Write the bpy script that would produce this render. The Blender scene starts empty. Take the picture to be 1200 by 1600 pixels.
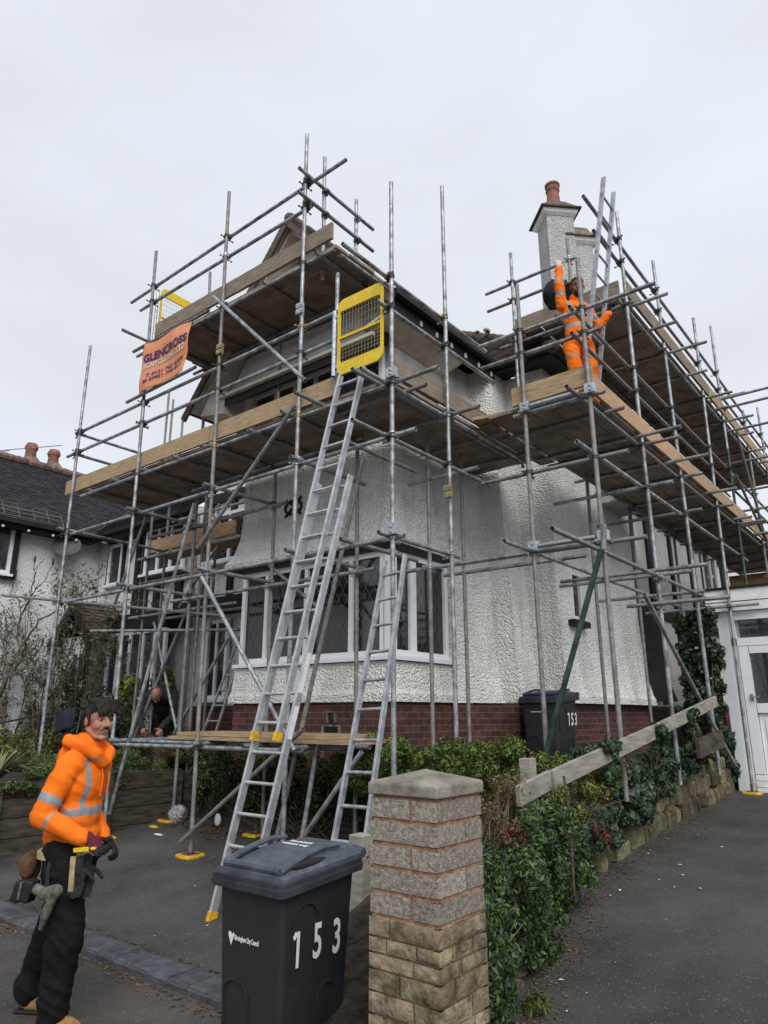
import bpy, bmesh, math, random
import numpy as np
from mathutils import Vector, Matrix, noise, Quaternion
random.seed(7); rng = np.random.default_rng(7)
R = math.radians
C = bpy.context.scene.collection
scn = bpy.context.scene
# ------------------------------------------------------------------ camera, sky, sun, exposure
cam = bpy.data.cameras.new('camera'); cam.sensor_fit = 'VERTICAL'; cam.sensor_height = 36; cam.lens = 36*1095/1600
cam.clip_end = 2000
camo = bpy.data.objects.new('camera', cam); C.objects.link(camo)
camo.location = (0, 0, 1.7); camo.rotation_euler = (R(90+16.1), 0, R(38.6)); scn.camera = camo
scn.view_settings.view_transform = 'Standard'; scn.view_settings.look = 'None'
scn.view_settings.gamma = 1; scn.view_settings.exposure = 0.70
w = bpy.data.worlds.new('World'); scn.world = w; w.use_nodes = True
nt = w.node_tree; nt.nodes.clear()
def N(nt, t, **k):
    n = nt.nodes.new(t)
    for a, b in k.items(): setattr(n, a, b)
    return n
SUN_EL, SUN_ROT = R(42), R(128)
sky = N(nt, 'ShaderNodeTexSky', sky_type='NISHITA', sun_disc=False, sun_elevation=SUN_EL, sun_rotation=SUN_ROT)
sky.dust_density = 4; sky.air_density = 1.2
hsv = N(nt, 'ShaderNodeHueSaturation'); hsv.inputs['Saturation'].default_value = .25
nt.links.new(sky.outputs[0], hsv.inputs['Color'])
tc = N(nt, 'ShaderNodeTexCoord')
mp = N(nt, 'ShaderNodeMapping'); mp.inputs['Scale'].default_value = (1.3, 1.3, 3)
nt.links.new(tc.outputs['Generated'], mp.inputs[0])
ns = N(nt, 'ShaderNodeTexNoise'); ns.inputs['Scale'].default_value = 1.6; ns.inputs['Detail'].default_value = 5; ns.inputs['Roughness'].default_value = .5
nt.links.new(mp.outputs[0], ns.inputs['Vector'])
cr = N(nt, 'ShaderNodeValToRGB')
cr.color_ramp.elements[0].position = .3; cr.color_ramp.elements[0].color = (7.2, 7.5, 8.0, 1)
cr.color_ramp.elements[1].position = .7; cr.color_ramp.elements[1].color = (8.4, 8.9, 9.9, 1)
nt.links.new(ns.outputs['Fac'], cr.inputs[0])
mx = N(nt, 'ShaderNodeMix', data_type='RGBA'); mx.inputs['Factor'].default_value = .9
nt.links.new(hsv.outputs[0], mx.inputs['A']); nt.links.new(cr.outputs[0], mx.inputs['B'])
bg = N(nt, 'ShaderNodeBackground'); bg.inputs['Strength'].default_value = .066
wo = N(nt, 'ShaderNodeOutputWorld')
nt.links.new(mx.outputs['Result'], bg.inputs['Color']); nt.links.new(bg.outputs[0], wo.inputs['Surface'])
sl = bpy.data.lights.new('sun', 'SUN'); sl.energy = 1.5; sl.angle = R(40); sl.color = (1, .97, .93)
so = bpy.data.objects.new('sun', sl); C.objects.link(so)
sd = Vector((math.sin(SUN_ROT)*math.cos(SUN_EL), math.cos(SUN_ROT)*math.cos(SUN_EL), math.sin(SUN_EL)))
so.rotation_euler = sd.to_track_quat('Z', 'Y').to_euler()

# ------------------------------------------------------------------ materials
MATS = {}
def mat(name, col, rough=.8, metal=0, spec=.3, var=.15, vscale=6, col2=None, bump=0, bscale=60, bdist=.01, vor=False, detail=6, island=0, stretch=None, coord='Object'):
    if name in MATS: return MATS[name]
    m = bpy.data.materials.new(name); m.use_nodes = True; t = m.node_tree
    b = t.nodes['Principled BSDF']; b.inputs['Roughness'].default_value = rough; b.inputs['Metallic'].default_value = metal
    b.inputs['Specular IOR Level'].default_value = spec
    tc = N(t, 'ShaderNodeTexCoord'); mp = N(t, 'ShaderNodeMapping')
    if stretch: mp.inputs['Scale'].default_value = stretch
    t.links.new(tc.outputs[coord], mp.inputs[0])
    ns = N(t, 'ShaderNodeTexNoise'); ns.inputs['Scale'].default_value = vscale; ns.inputs['Detail'].default_value = detail; ns.inputs['Roughness'].default_value = .62
    t.links.new(mp.outputs[0], ns.inputs['Vector'])
    c2 = col2 or tuple(c*(1-var*1.6) for c in col)
    r = N(t, 'ShaderNodeValToRGB'); r.color_ramp.elements[0].position = .32; r.color_ramp.elements[1].position = .68
    r.color_ramp.elements[0].color = (*c2, 1); r.color_ramp.elements[1].color = (*[min(c*(1+var*.5), 1) for c in col], 1)
    t.links.new(ns.outputs['Fac'], r.inputs[0]); out = r.outputs[0]
    if island:
        g = N(t, 'ShaderNodeNewGeometry'); mr = N(t, 'ShaderNodeMapRange'); mr.inputs['To Min'].default_value = 1-island; mr.inputs['To Max'].default_value = 1+island
        t.links.new(g.outputs['Random Per Island'], mr.inputs[0])
        hs = N(t, 'ShaderNodeHueSaturation'); t.links.new(out, hs.inputs['Color']); t.links.new(mr.outputs[0], hs.inputs['Value'])
        mr2 = N(t, 'ShaderNodeMapRange'); mr2.inputs['To Min'].default_value = .5-.05*island; mr2.inputs['To Max'].default_value = .5+.03*island
        ml = N(t, 'ShaderNodeMath', operation='FRACT'); mm = N(t, 'ShaderNodeMath', operation='MULTIPLY'); mm.inputs[1].default_value = 7.3
        t.links.new(g.outputs['Random Per Island'], mm.inputs[0]); t.links.new(mm.outputs[0], ml.inputs[0]); t.links.new(ml.outputs[0], mr2.inputs[0]); t.links.new(mr2.outputs[0], hs.inputs['Hue'])
        out = hs.outputs[0]
    t.links.new(out, b.inputs['Base Color'])
    if bump:
        if vor:
            v = N(t, 'ShaderNodeTexVoronoi'); v.feature = 'SMOOTH_F1'; v.inputs['Scale'].default_value = bscale
            n3 = N(t, 'ShaderNodeTexNoise'); n3.inputs['Scale'].default_value = bscale*.5; n3.inputs['Detail'].default_value = 4
            va = N(t, 'ShaderNodeVectorMath', operation='MULTIPLY_ADD'); va.inputs[1].default_value = (.022,)*3
            t.links.new(n3.outputs['Color'], va.inputs[0]); t.links.new(mp.outputs[0], va.inputs[2])
            t.links.new(va.outputs[0], v.inputs['Vector'])
            ad = N(t, 'ShaderNodeMath', operation='MULTIPLY_ADD'); ad.inputs[1].default_value = .7
            t.links.new(n3.outputs['Fac'], ad.inputs[0]); 
            mi = N(t, 'ShaderNodeMath', operation='MULTIPLY'); mi.inputs[1].default_value = -1
            t.links.new(v.outputs['Distance'], mi.inputs[0]); t.links.new(mi.outputs[0], ad.inputs[2]); h = ad.outputs[0]
        else:
            n2 = N(t, 'ShaderNodeTexNoise'); n2.inputs['Scale'].default_value = bscale; n2.inputs['Detail'].default_value = 6
            t.links.new(mp.outputs[0], n2.inputs['Vector']); h = n2.outputs['Fac']
        bp = N(t, 'ShaderNodeBump'); bp.inputs['Strength'].default_value = bump; bp.inputs['Distance'].default_value = bdist
        t.links.new(h, bp.inputs['Height']); t.links.new(bp.outputs[0], b.inputs['Normal'])
    MATS[name] = m; return m
def brickmat(name, c1, c2, mortar, bw=.215, bh=.065, mw=.01, rough=.85, bump=.5, var=.6):
    m = bpy.data.materials.new(name); m.use_nodes = True; t = m.node_tree; b = t.nodes['Principled BSDF']; b.inputs['Roughness'].default_value = rough
    b.inputs['Specular IOR Level'].default_value = .2
    tc = N(t, 'ShaderNodeTexCoord'); sp = N(t, 'ShaderNodeSeparateXYZ'); t.links.new(tc.outputs['Object'], sp.inputs[0])
    ad = N(t, 'ShaderNodeMath', operation='ADD'); t.links.new(sp.outputs[0], ad.inputs[0]); t.links.new(sp.outputs[1], ad.inputs[1])
    cb = N(t, 'ShaderNodeCombineXYZ'); t.links.new(ad.outputs[0], cb.inputs[0]); t.links.new(sp.outputs[2], cb.inputs[1])
    br = N(t, 'ShaderNodeTexBrick'); br.inputs['Scale'].default_value = 1; br.inputs['Brick Width'].default_value = bw+mw; br.inputs['Row Height'].default_value = bh+mw
    br.inputs['Mortar Size'].default_value = mw/2; br.inputs['Mortar Smooth'].default_value = .3; br.inputs['Bias'].default_value = -.1
    br.inputs['Color1'].default_value = (*c1, 1); br.inputs['Color2'].default_value = (*c2, 1); br.inputs['Mortar'].default_value = (*mortar, 1)
    t.links.new(cb.outputs[0], br.inputs['Vector'])
    ns = N(t, 'ShaderNodeTexNoise'); ns.inputs['Scale'].default_value = 14; ns.inputs['Detail'].default_value = 7; t.links.new(tc.outputs['Object'], ns.inputs['Vector'])
    mr = N(t, 'ShaderNodeMapRange'); mr.inputs['To Min'].default_value = 1-var; mr.inputs['To Max'].default_value = 1+var; t.links.new(ns.outputs['Fac'], mr.inputs[0])
    hs = N(t, 'ShaderNodeHueSaturation'); t.links.new(br.outputs['Color'], hs.inputs['Color']); t.links.new(mr.outputs[0], hs.inputs['Value'])
    t.links.new(hs.outputs[0], b.inputs['Base Color'])
    hm = N(t, 'ShaderNodeMath', operation='MULTIPLY_ADD'); hm.inputs[1].default_value = -1; t.links.new(br.outputs['Fac'], hm.inputs[0])
    m2 = N(t, 'ShaderNodeMath', operation='MULTIPLY'); m2.inputs[1].default_value = .5; t.links.new(ns.outputs['Fac'], m2.inputs[0]); t.links.new(m2.outputs[0], hm.inputs[2])
    bp = N(t, 'ShaderNodeBump'); bp.inputs['Strength'].default_value = bump; bp.inputs['Distance'].default_value = .012
    t.links.new(hm.outputs[0], bp.inputs['Height']); t.links.new(bp.outputs[0], b.inputs['Normal'])
    MATS[name] = m; return m
def stucco(name, col, dirt_shade, sc=42):
    """pebbledash: lumpy render with run-down dirty patches and pit shade put into the colour"""
    m = mat(name, col, .95, spec=.1, var=.06, vscale=3, bump=1.0, bscale=sc, bdist=.032, vor=True)
    t = m.node_tree; b = t.nodes['Principled BSDF']; src = b.inputs['Base Color'].links[0].from_socket
    tc = N(t, 'ShaderNodeTexCoord'); mp = N(t, 'ShaderNodeMapping'); mp.inputs['Scale'].default_value = (1, 1, .35); t.links.new(tc.outputs['Object'], mp.inputs[0])
    n = N(t, 'ShaderNodeTexNoise'); n.inputs['Scale'].default_value = 1.7; n.inputs['Detail'].default_value = 9; n.inputs['Roughness'].default_value = .7; t.links.new(mp.outputs[0], n.inputs['Vector'])
    r = N(t, 'ShaderNodeValToRGB'); r.color_ramp.elements[0].position = .5; r.color_ramp.elements[1].position = .72
    t.links.new(n.outputs['Fac'], r.inputs[0])
    f = N(t, 'ShaderNodeMath', operation='MULTIPLY'); f.inputs[1].default_value = .42; t.links.new(r.outputs[0], f.inputs[0])
    ms = N(t, 'ShaderNodeMapping'); ms.inputs['Scale'].default_value = (5, 5, .35); t.links.new(tc.outputs['Object'], ms.inputs[0])
    n5 = N(t, 'ShaderNodeTexNoise'); n5.inputs['Scale'].default_value = 1.6; n5.inputs['Detail'].default_value = 6; t.links.new(ms.outputs[0], n5.inputs['Vector'])
    r5 = N(t, 'ShaderNodeMapRange'); r5.inputs['From Min'].default_value = .52; r5.inputs['From Max'].default_value = .78; r5.inputs['To Max'].default_value = .38; t.links.new(n5.outputs['Fac'], r5.inputs[0])
    fm = N(t, 'ShaderNodeMath', operation='MAXIMUM'); t.links.new(f.outputs[0], fm.inputs[0]); t.links.new(r5.outputs[0], fm.inputs[1]); f = fm
    # small dark flecks: shade of the pits between pebbles, painted into the colour
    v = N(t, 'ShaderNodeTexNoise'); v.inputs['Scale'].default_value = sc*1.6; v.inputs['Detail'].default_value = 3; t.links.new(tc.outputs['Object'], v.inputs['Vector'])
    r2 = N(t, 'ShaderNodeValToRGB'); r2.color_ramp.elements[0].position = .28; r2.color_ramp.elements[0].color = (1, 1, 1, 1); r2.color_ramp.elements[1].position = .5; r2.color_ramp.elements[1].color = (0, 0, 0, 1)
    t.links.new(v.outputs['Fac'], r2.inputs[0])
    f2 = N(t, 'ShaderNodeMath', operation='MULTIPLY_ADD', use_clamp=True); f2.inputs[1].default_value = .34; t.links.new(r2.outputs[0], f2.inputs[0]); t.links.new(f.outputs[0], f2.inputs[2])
    x = N(t, 'ShaderNodeMix', data_type='RGBA'); t.links.new(f2.outputs[0], x.inputs['Factor']); t.links.new(src, x.inputs['A']); x.inputs['B'].default_value = (*dirt_shade, 1)
    t.links.new(x.outputs['Result'], b.inputs['Base Color']); return m
def asphalt(name, base, speck=.25, seed=0):
    m = mat(name, base, .9, spec=.25, var=.32, vscale=1.1, bump=1, bscale=110, bdist=.012, detail=9)
    t = m.node_tree; b = t.nodes['Principled BSDF']; src = b.inputs['Base Color'].links[0].from_socket
    tc = N(t, 'ShaderNodeTexCoord')
    v = N(t, 'ShaderNodeTexVoronoi'); v.inputs['Scale'].default_value = 75; t.links.new(tc.outputs['Object'], v.inputs['Vector'])
    g = N(t, 'ShaderNodeMath', operation='LESS_THAN'); g.inputs[1].default_value = .32; t.links.new(v.outputs['Distance'], g.inputs[0])
    sp = N(t, 'ShaderNodeSeparateColor'); t.links.new(v.outputs['Color'], sp.inputs[0])
    g2 = N(t, 'ShaderNodeMath', operation='GREATER_THAN'); g2.inputs[1].default_value = .90; t.links.new(sp.outputs[0], g2.inputs[0])
    gg = N(t, 'ShaderNodeMath', operation='MULTIPLY'); t.links.new(g.outputs[0], gg.inputs[0]); t.links.new(g2.outputs[0], gg.inputs[1])
    x = N(t, 'ShaderNodeMix', data_type='RGBA'); t.links.new(gg.outputs[0], x.inputs['Factor']); t.links.new(src, x.inputs['A']); x.inputs['B'].default_value = (speck, speck*.97, speck*.92, 1)
    # pale scuffs
    n = N(t, 'ShaderNodeTexNoise'); n.inputs['Scale'].default_value = 4.5; n.inputs['Detail'].default_value = 10; n.inputs['Roughness'].default_value = .8; t.links.new(tc.outputs['Object'], n.inputs['Vector'])
    r = N(t, 'ShaderNodeValToRGB'); r.color_ramp.elements[0].position = .58; r.color_ramp.elements[1].position = .75; r.color_ramp.elements[1].color = (.6, .6, .6, 1); t.links.new(n.outputs['Fac'], r.inputs[0])
    x2 = N(t, 'ShaderNodeMix', data_type='RGBA'); t.links.new(r.outputs[0], x2.inputs['Factor']); t.links.new(x.outputs['Result'], x2.inputs['A']); x2.inputs['B'].default_value = (base[0]*2.3, base[1]*2.2, base[2]*2.05, 1)
    t.links.new(x2.outputs['Result'], b.inputs['Base Color']); return m
def clearglass(name):
    m = bpy.data.materials.new(name); m.use_nodes = True; t = m.node_tree; t.nodes.clear()
    o = N(t, 'ShaderNodeOutputMaterial'); a = N(t, 'ShaderNodeBsdfTransparent'); g = N(t, 'ShaderNodeBsdfGlossy'); g.inputs['Roughness'].default_value = .04
    a.inputs[0].default_value = (.8, .82, .82, 1); fr = N(t, 'ShaderNodeFresnel'); mxx = N(t, 'ShaderNodeMixShader')
    t.links.new(fr.outputs[0], mxx.inputs[0]); t.links.new(a.outputs[0], mxx.inputs[1]); t.links.new(g.outputs[0], mxx.inputs[2]); t.links.new(mxx.outputs[0], o.inputs[0]); MATS[name] = m; return m

M_tube = mat('galvanised_steel', (.40, .42, .43), .5, .55, .5, .45, 9, bump=.15, bscale=80, bdist=.002)
M_tubed = mat('dull_galvanised_steel', (.25, .25, .25), .65, .4, .4, .5, 11, col2=(.16, .145, .13), bump=.15, bscale=80, bdist=.002)
M_green = mat('green_painted_steel', (.045, .085, .07), .5, .2, .5, .5, 8)
M_coup = mat('coupler_steel', (.16, .155, .15), .6, .6, .5, .5, 30)
M_coupz = mat('zinc_plated_coupler', (.5, .55, .58), .4, .7, .5, .3, 30)
M_coupy = mat('brass_toned_coupler', (.42, .36, .2), .45, .6, .5, .3, 30)
M_alu = mat('aluminium', (.56, .58, .6), .42, .55, .5, .22, 12, bump=.1, bscale=90, bdist=.001)
M_alud = mat('dull_aluminium', (.42, .44, .47), .5, .5, .5, .3, 12)
M_toe = mat('toe_board_wood', (.40, .30, .175), .85, spec=.15, var=.35, vscale=5, stretch=(1, 1, 9), island=.18, bump=.4, bscale=14, bdist=.004, col2=(.25, .185, .115))
M_toe2 = mat('grey_toe_board_wood', (.27, .22, .165), .9, spec=.15, var=.35, vscale=5, stretch=(1, 1, 9), island=.15, bump=.4, bscale=14, bdist=.004, col2=(.14, .115, .09))
M_toe3 = mat('new_pine_board', (.50, .33, .20), .85, spec=.15, var=.2, vscale=5, stretch=(1, 1, 9), island=.12)
M_board = mat('scaffold_board_wood', (.27, .215, .165), .9, spec=.1, var=.4, vscale=3.5, stretch=(1, 1, 1), island=.35, bump=.3, bscale=30, bdist=.003, col2=(.15, .122, .098))
M_yel = mat('yellow_paint', (.78, .55, .025), .5, spec=.4, var=.12, vscale=20)
M_yelp = mat('yellow_plastic', (.75, .44, .03), .6, var=.3, vscale=20)
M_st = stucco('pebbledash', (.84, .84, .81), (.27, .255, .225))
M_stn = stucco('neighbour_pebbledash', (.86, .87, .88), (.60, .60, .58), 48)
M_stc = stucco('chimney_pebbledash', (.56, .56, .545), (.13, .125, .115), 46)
M_white = mat('white_upvc', (.78, .80, .83), .35, spec=.5, var=.05, vscale=5)
M_whitew = mat('white_painted_board', (.84, .85, .86), .7, var=.12, vscale=7)
M_cream = mat('cream_painted_soffit', (.62, .59, .52), .8, var=.2, vscale=4)
M_black = mat('black_painted_timber', (.018, .019, .021), .6, var=.4, vscale=9)
M_brick = brickmat('plinth_brick', (.12, .046, .037), (.05, .030, .031), (.15, .125, .10))
M_brickf = brickmat('far_brick', (.36, .2, .1), (.3, .15, .08), (.3, .26, .22))
M_glass = mat('dark_window_glass', (.012, .014, .015), .04, spec=.8, var=.3, vscale=2)
M_glassm = mat('grey_window_glass', (.055, .06, .066), .06, spec=.8, var=.5, vscale=2)
M_lead = mat('lead_strip', (.17, .175, .18), .6, .3)
M_tile = mat('dark_clay_tile', (.055, .052, .058), .8, spec=.25, var=.4, vscale=9, island=.3)
M_tiler = mat('brown_clay_tile', (.125, .088, .068), .85, spec=.2, var=.5, vscale=9, island=.35, col2=(.06, .05, .045))
M_ridge = mat('red_ridge_tile', (.20, .125, .105), .85, var=.4, vscale=9, island=.3)
M_pot = mat('terracotta', (.30, .135, .10), .8, var=.3, vscale=9)
M_mort = mat('mossy_mortar', (.26, .22, .17), .95, var=.5, vscale=14, bump=.6, bscale=40)
M_asph = asphalt('drive_asphalt', (.088, .084, .081))
M_asph2 = asphalt('side_drive_asphalt', (.082, .080, .077), .19)
M_pave = asphalt('pavement_asphalt', (.10, .092, .085), .24)
M_kerb = mat('blue_engineering_brick', (.085, .09, .105), .75, var=.3, vscale=12, island=.2, bump=.4, bscale=60)
M_soil = mat('garden_soil', (.05, .042, .032), .95, var=.5, vscale=12, bump=1, bscale=30, bdist=.03)
M_grit = mat('gritty_edge', (.16, .125, .085), .95, var=.6, vscale=40, bump=.8, bscale=70)
M_sleep = mat('weathered_sleeper', (.085, .072, .052), .9, var=.45, vscale=4, stretch=(1, 1, 6), island=.3, bump=.5, bscale=20)
M_greyw = mat('grey_weathered_rail', (.33, .31, .27), .9, var=.35, vscale=4, stretch=(1, 1, 6), island=.15, bump=.5, bscale=20, col2=(.2, .19, .16))
M_binb = mat('charcoal_bin_plastic', (.019, .021, .023), .55, spec=.45, var=.12, vscale=12, bump=.12, bscale=180, bdist=.001)
M_binr = mat('bin_rim_plastic', (.04, .044, .052), .6, spec=.35, var=.3, vscale=9)
M_binl = mat('blue_grey_bin_lid', (.085, .10, .125), .5, spec=.45, var=.3, vscale=9)
M_binl2 = mat('navy_bin_lid', (.03, .034, .07), .5, spec=.45, var=.2, vscale=9)
M_num = mat('white_vinyl', (.74, .74, .75), .55, var=.08)
M_conc = mat('concrete_block', (.34, .305, .255), .95, var=.4, vscale=60, bump=1, bscale=170, bdist=.008, island=.2, detail=9)
M_cap = mat('concrete_cap', (.25, .23, .19), .95, var=.5, vscale=8, bump=.8, bscale=70, bdist=.006, detail=9, col2=(.10, .093, .08))
M_buff = mat('buff_stone', (.275, .225, .145), .95, var=.5, vscale=14, bump=1, bscale=45, bdist=.012, island=.28, detail=9)
M_mortar = mat('orange_mortar', (.36, .20, .115), .95, var=.35, vscale=25, bump=.6, bscale=80)
M_stone = mat('mossy_wall_stone', (.14, .12, .07), .95, var=.5, vscale=9, bump=1, bscale=22, bdist=.03, island=.55, detail=9, col2=(.055, .055, .032))
M_or = mat('hi_vis_orange', (.93, .19, .014), .8, spec=.12, var=.16, vscale=7, bump=.7, bscale=9, bdist=.02)
M_ref = mat('reflective_tape', (.25, .26, .275), .5, spec=.4, var=.12, vscale=30)
M_blk = mat('black_trousers', (.012, .012, .013), .9, spec=.15, var=.4, vscale=9, bump=.8, bscale=8, bdist=.03)
M_skin = mat('skin', (.40, .205, .145), .55, spec=.3, var=.12, vscale=12)
M_skinr = mat('ruddy_skin', (.45, .20, .15), .5, spec=.3, var=.15, vscale=12)
M_skind = mat('tanned_skin', (.28, .14, .10), .55, spec=.3, var=.12, vscale=12)
M_eye = mat('eye_white', (.30, .27, .25), .3)
M_hair = mat('dark_hair', (.016, .012, .010), .65, spec=.35, var=.5, vscale=40, bump=1, bscale=70, bdist=.01, stretch=(1, 1, .35))
M_glove = mat('black_glove', (.02, .02, .022), .8, var=.3)
M_maroon = mat('maroon_glove', (.13, .015, .03), .85, var=.3)
M_cglove = mat('cream_glove', (.55, .53, .42), .85, var=.2)
M_boot = mat('tan_boot', (.35, .19, .07), .8, var=.3, vscale=15)
M_belt = mat('tan_belt', (.42, .33, .19), .8, var=.25, vscale=20)
M_leath = mat('brown_leather', (.12, .06, .03), .7, var=.4, vscale=20)
M_camo = mat('olive_tool_plastic', (.14, .14, .11), .6, var=.6, vscale=30, col2=(.045, .05, .035))
M_fleece = mat('dark_olive_fleece', (.035, .042, .035), .95, var=.25, vscale=9)
M_navy = mat('navy_cloth', (.022, .025, .045), .95, var=.2)
M_ban = mat('orange_banner_pvc', (.74, .29, .14), .7, spec=.3, var=.12, vscale=3)
M_purp = mat('purple_print', (.07, .03, .16), .6)
M_ptxt = mat('white_print', (.75, .66, .52), .6)
M_rtxt = mat('red_print', (.5, .09, .04), .6)
M_rubber = mat('black_rubber', (.012, .012, .013), .6, spec=.4)
M_bark = mat('bark', (.11, .085, .06), .95, var=.4, vscale=20)
M_twig = mat('pale_twig', (.17, .125, .085), .95, var=.4, vscale=20)
def leaf(name, c, isl=.55): return mat(name, c, .5, spec=.35, var=.35, vscale=3, island=isl)
L_ivy = leaf('ivy_leaf', (.045, .085, .048)); L_dark = leaf('dark_leaf', (.04, .062, .024)); L_mid = leaf('mid_green_leaf', (.08, .14, .030))
L_brt = leaf('bright_green_leaf', (.105, .16, .022)); L_yel = leaf('yellow_green_leaf', (.25, .24, .03)); L_red = leaf('red_leaf', (.17, .022, .02))
L_oliv = leaf('olive_leaf', (.10, .10, .042)); L_lil = leaf('grey_olive_leaf', (.13, .15, .095)); L_brn = leaf('dead_leaf', (.20, .11, .045), .6); L_var = leaf('phormium_leaf', (.22, .22, .11), .3)
M_net = mat('net_curtain', (.40, .42, .42), .9, var=.45, vscale=35); M_cglass = clearglass('clear_glass')
M_bag = mat('clear_plastic_bag', (.45, .43, .46), .3, spec=.6, var=.3, vscale=30); M_blue = mat('blue_plastic', (.02, .12, .5), .5, var=.2)
M_tub = mat('black_rubber_tub', (.02, .021, .025), .6, spec=.3, var=.3, vscale=8); M_dish = mat('grey_dish', (.11, .115, .12), .5, var=.2)

# ------------------------------------------------------------------ builders
ORG = {}
def tag(o, label=None, cat=None, group=None, kind=None):
    if label: o['label'] = label
    if cat: o['category'] = cat
    if group: o['group'] = group
    if kind: o['kind'] = kind
    return o
def thing(name, label, cat, loc=(0, 0, 0), rz=0, group=None, local=False):
    o = bpy.data.objects.new(name, None); C.objects.link(o); o.empty_display_size = .2
    o.location = loc; o.rotation_euler = (0, 0, rz); ORG[o.name] = Vector((0, 0, 0)) if local else Vector(loc)
    return tag(o, label, cat, group)
class MB:
    def __init__(s): s.v = []; s.f = []; s.mi = []; s.cur = 0
    def add(s, vs, fs):
        b = len(s.v); s.v += [tuple(v) for v in vs]; s.f += [tuple(i+b for i in f) for f in fs]; s.mi += [s.cur]*len(fs); return s
    def box(s, x0, x1, y0, y1, z0, z1, j=0):
        v = [(x, y, z) for z in (z0, z1) for y in (y0, y1) for x in (x0, x1)]
        if j: v = [tuple(c+random.uniform(-j, j) for c in p) for p in v]
        return s.add(v, [(0, 2, 3, 1), (4, 5, 7, 6), (0, 1, 5, 4), (2, 6, 7, 3), (1, 3, 7, 5), (0, 4, 6, 2)])
    def beam(s, p0, p1, a, b, upv=(0, 0, 1)):
        p0, p1 = Vector(p0), Vector(p1); d = (p1-p0).normalized(); u = Vector(upv); sx = d.cross(u)
        if sx.length < 1e-4: sx = d.cross(Vector((0, 1, 0)))
        sx.normalize(); uu = sx.cross(d).normalized(); v = []
        for p in (p0, p1):
            for i, j in ((-1, -1), (1, -1), (1, 1), (-1, 1)): v.append(p+sx*a/2*i+uu*b/2*j)
        return s.add(v, [(0, 1, 2, 3), (7, 6, 5, 4), (0, 4, 5, 1), (1, 5, 6, 2), (2, 6, 7, 3), (3, 7, 4, 0)])
    def cyl(s, p0, p1, r0, r1=None, n=10, cap=True):
        r1 = r0 if r1 is None else r1; p0, p1 = Vector(p0), Vector(p1); d = (p1-p0).normalized(); a = d.orthogonal().normalized(); b = d.cross(a)
        v = [p+(a*math.cos(2*math.pi*i/n)+b*math.sin(2*math.pi*i/n))*r for p, r in ((p0, r0), (p1, r1)) for i in range(n)]
        f = [(i, (i+1) % n, n+(i+1) % n, n+i) for i in range(n)]
        if cap: f += [tuple(range(n-1, -1, -1)), tuple(range(n, 2*n))]
        return s.add(v, f)
    def tube(s, p0, p1, r=.0242, n=12, t=.004, depth=.12):
        p0, p1 = Vector(p0), Vector(p1); d = (p1-p0).normalized(); a = d.orthogonal().normalized(); b = d.cross(a); dp = min(depth, (p1-p0).length*.4)
        rings = [(p0+d*dp, r-t), (p0, r-t), (p0, r), (p1, r), (p1, r-t), (p1-d*dp, r-t)]
        v = [p+(a*math.cos(2*math.pi*i/n)+b*math.sin(2*math.pi*i/n))*q for p, q in rings for i in range(n)]
        f = [(k*n+i, k*n+(i+1) % n, (k+1)*n+(i+1) % n, (k+1)*n+i) for k in range(5) for i in range(n)]
        f += [tuple(range(n-1, -1, -1)), tuple(range(5*n, 6*n))]
        return s.add(v, f)
    def path(s, pts, r, n=8, r1=None):
        pts = [Vector(p) for p in pts]; m = len(pts); v = []; r1 = r if r1 is None else r1
        a = None
        for k, p in enumerate(pts):
            d = (pts[min(k+1, m-1)]-pts[max(k-1, 0)]).normalized()
            a = d.orthogonal().normalized() if a is None else (a-d*a.dot(d)).normalized()
            b = d.cross(a); q = r+(r1-r)*k/(m-1)
            v += [p+(a*math.cos(2*math.pi*i/n)+b*math.sin(2*math.pi*i/n))*q for i in range(n)]
        f = [(k*n+i, k*n+(i+1) % n, (k+1)*n+(i+1) % n, (k+1)*n+i) for k in range(m-1) for i in range(n)]
        f += [tuple(range(n-1, -1, -1)), tuple(range((m-1)*n, m*n))]
        return s.add(v, f)
    def prism(s, poly, off):
        n = len(poly); off = Vector(off); v = [Vector(p) for p in poly]; v += [p+off for p in v[:n]]
        return s.add(v, [tuple(range(n-1, -1, -1)), tuple(range(n, 2*n))]+[(i, (i+1) % n, n+(i+1) % n, n+i) for i in range(n)])
    def ell(s, c, r, rot=None, n=14, m=9):
        c = Vector(c); rot = rot or Matrix.Identity(3); v = []
        for k in range(1, m):
            th = math.pi*k/m
            for i in range(n):
                ph = 2*math.pi*i/n; v.append(c+rot @ Vector((r[0]*math.sin(th)*math.cos(ph), r[1]*math.sin(th)*math.sin(ph), r[2]*math.cos(th))))
        v += [c+rot @ Vector((0, 0, r[2])), c-rot @ Vector((0, 0, r[2]))]; t, b = len(v)-2, len(v)-1
        f = [(k*n+i, (k+1)*n+i, (k+1)*n+(i+1) % n, k*n+(i+1) % n) for k in range(m-2) for i in range(n)]
        f += [(t, i, (i+1) % n) for i in range(n)]+[((m-2)*n+i, b, (m-2)*n+(i+1) % n) for i in range(n)]
        return s.add(v, f)
    def cap(s, p0, p1, r0, r1, n=14):
        p0, p1 = Vector(p0), Vector(p1); d = (p1-p0).normalized(); a = d.orthogonal().normalized(); b = d.cross(a); rings = []
        for k in range(1, 5): t = math.pi/2*k/5; rings.append((p0-d*r0*math.cos(t), r0*math.sin(t)))
        rings.append((p0, r0)); rings.append((p1, r1))
        for k in range(4, 0, -1): t = math.pi/2*k/5; rings.append((p1+d*r1*math.cos(t), r1*math.sin(t)))
        v = [p+(a*math.cos(2*math.pi*i/n)+b*math.sin(2*math.pi*i/n))*q for p, q in rings for i in range(n)]; m = len(rings)
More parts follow.
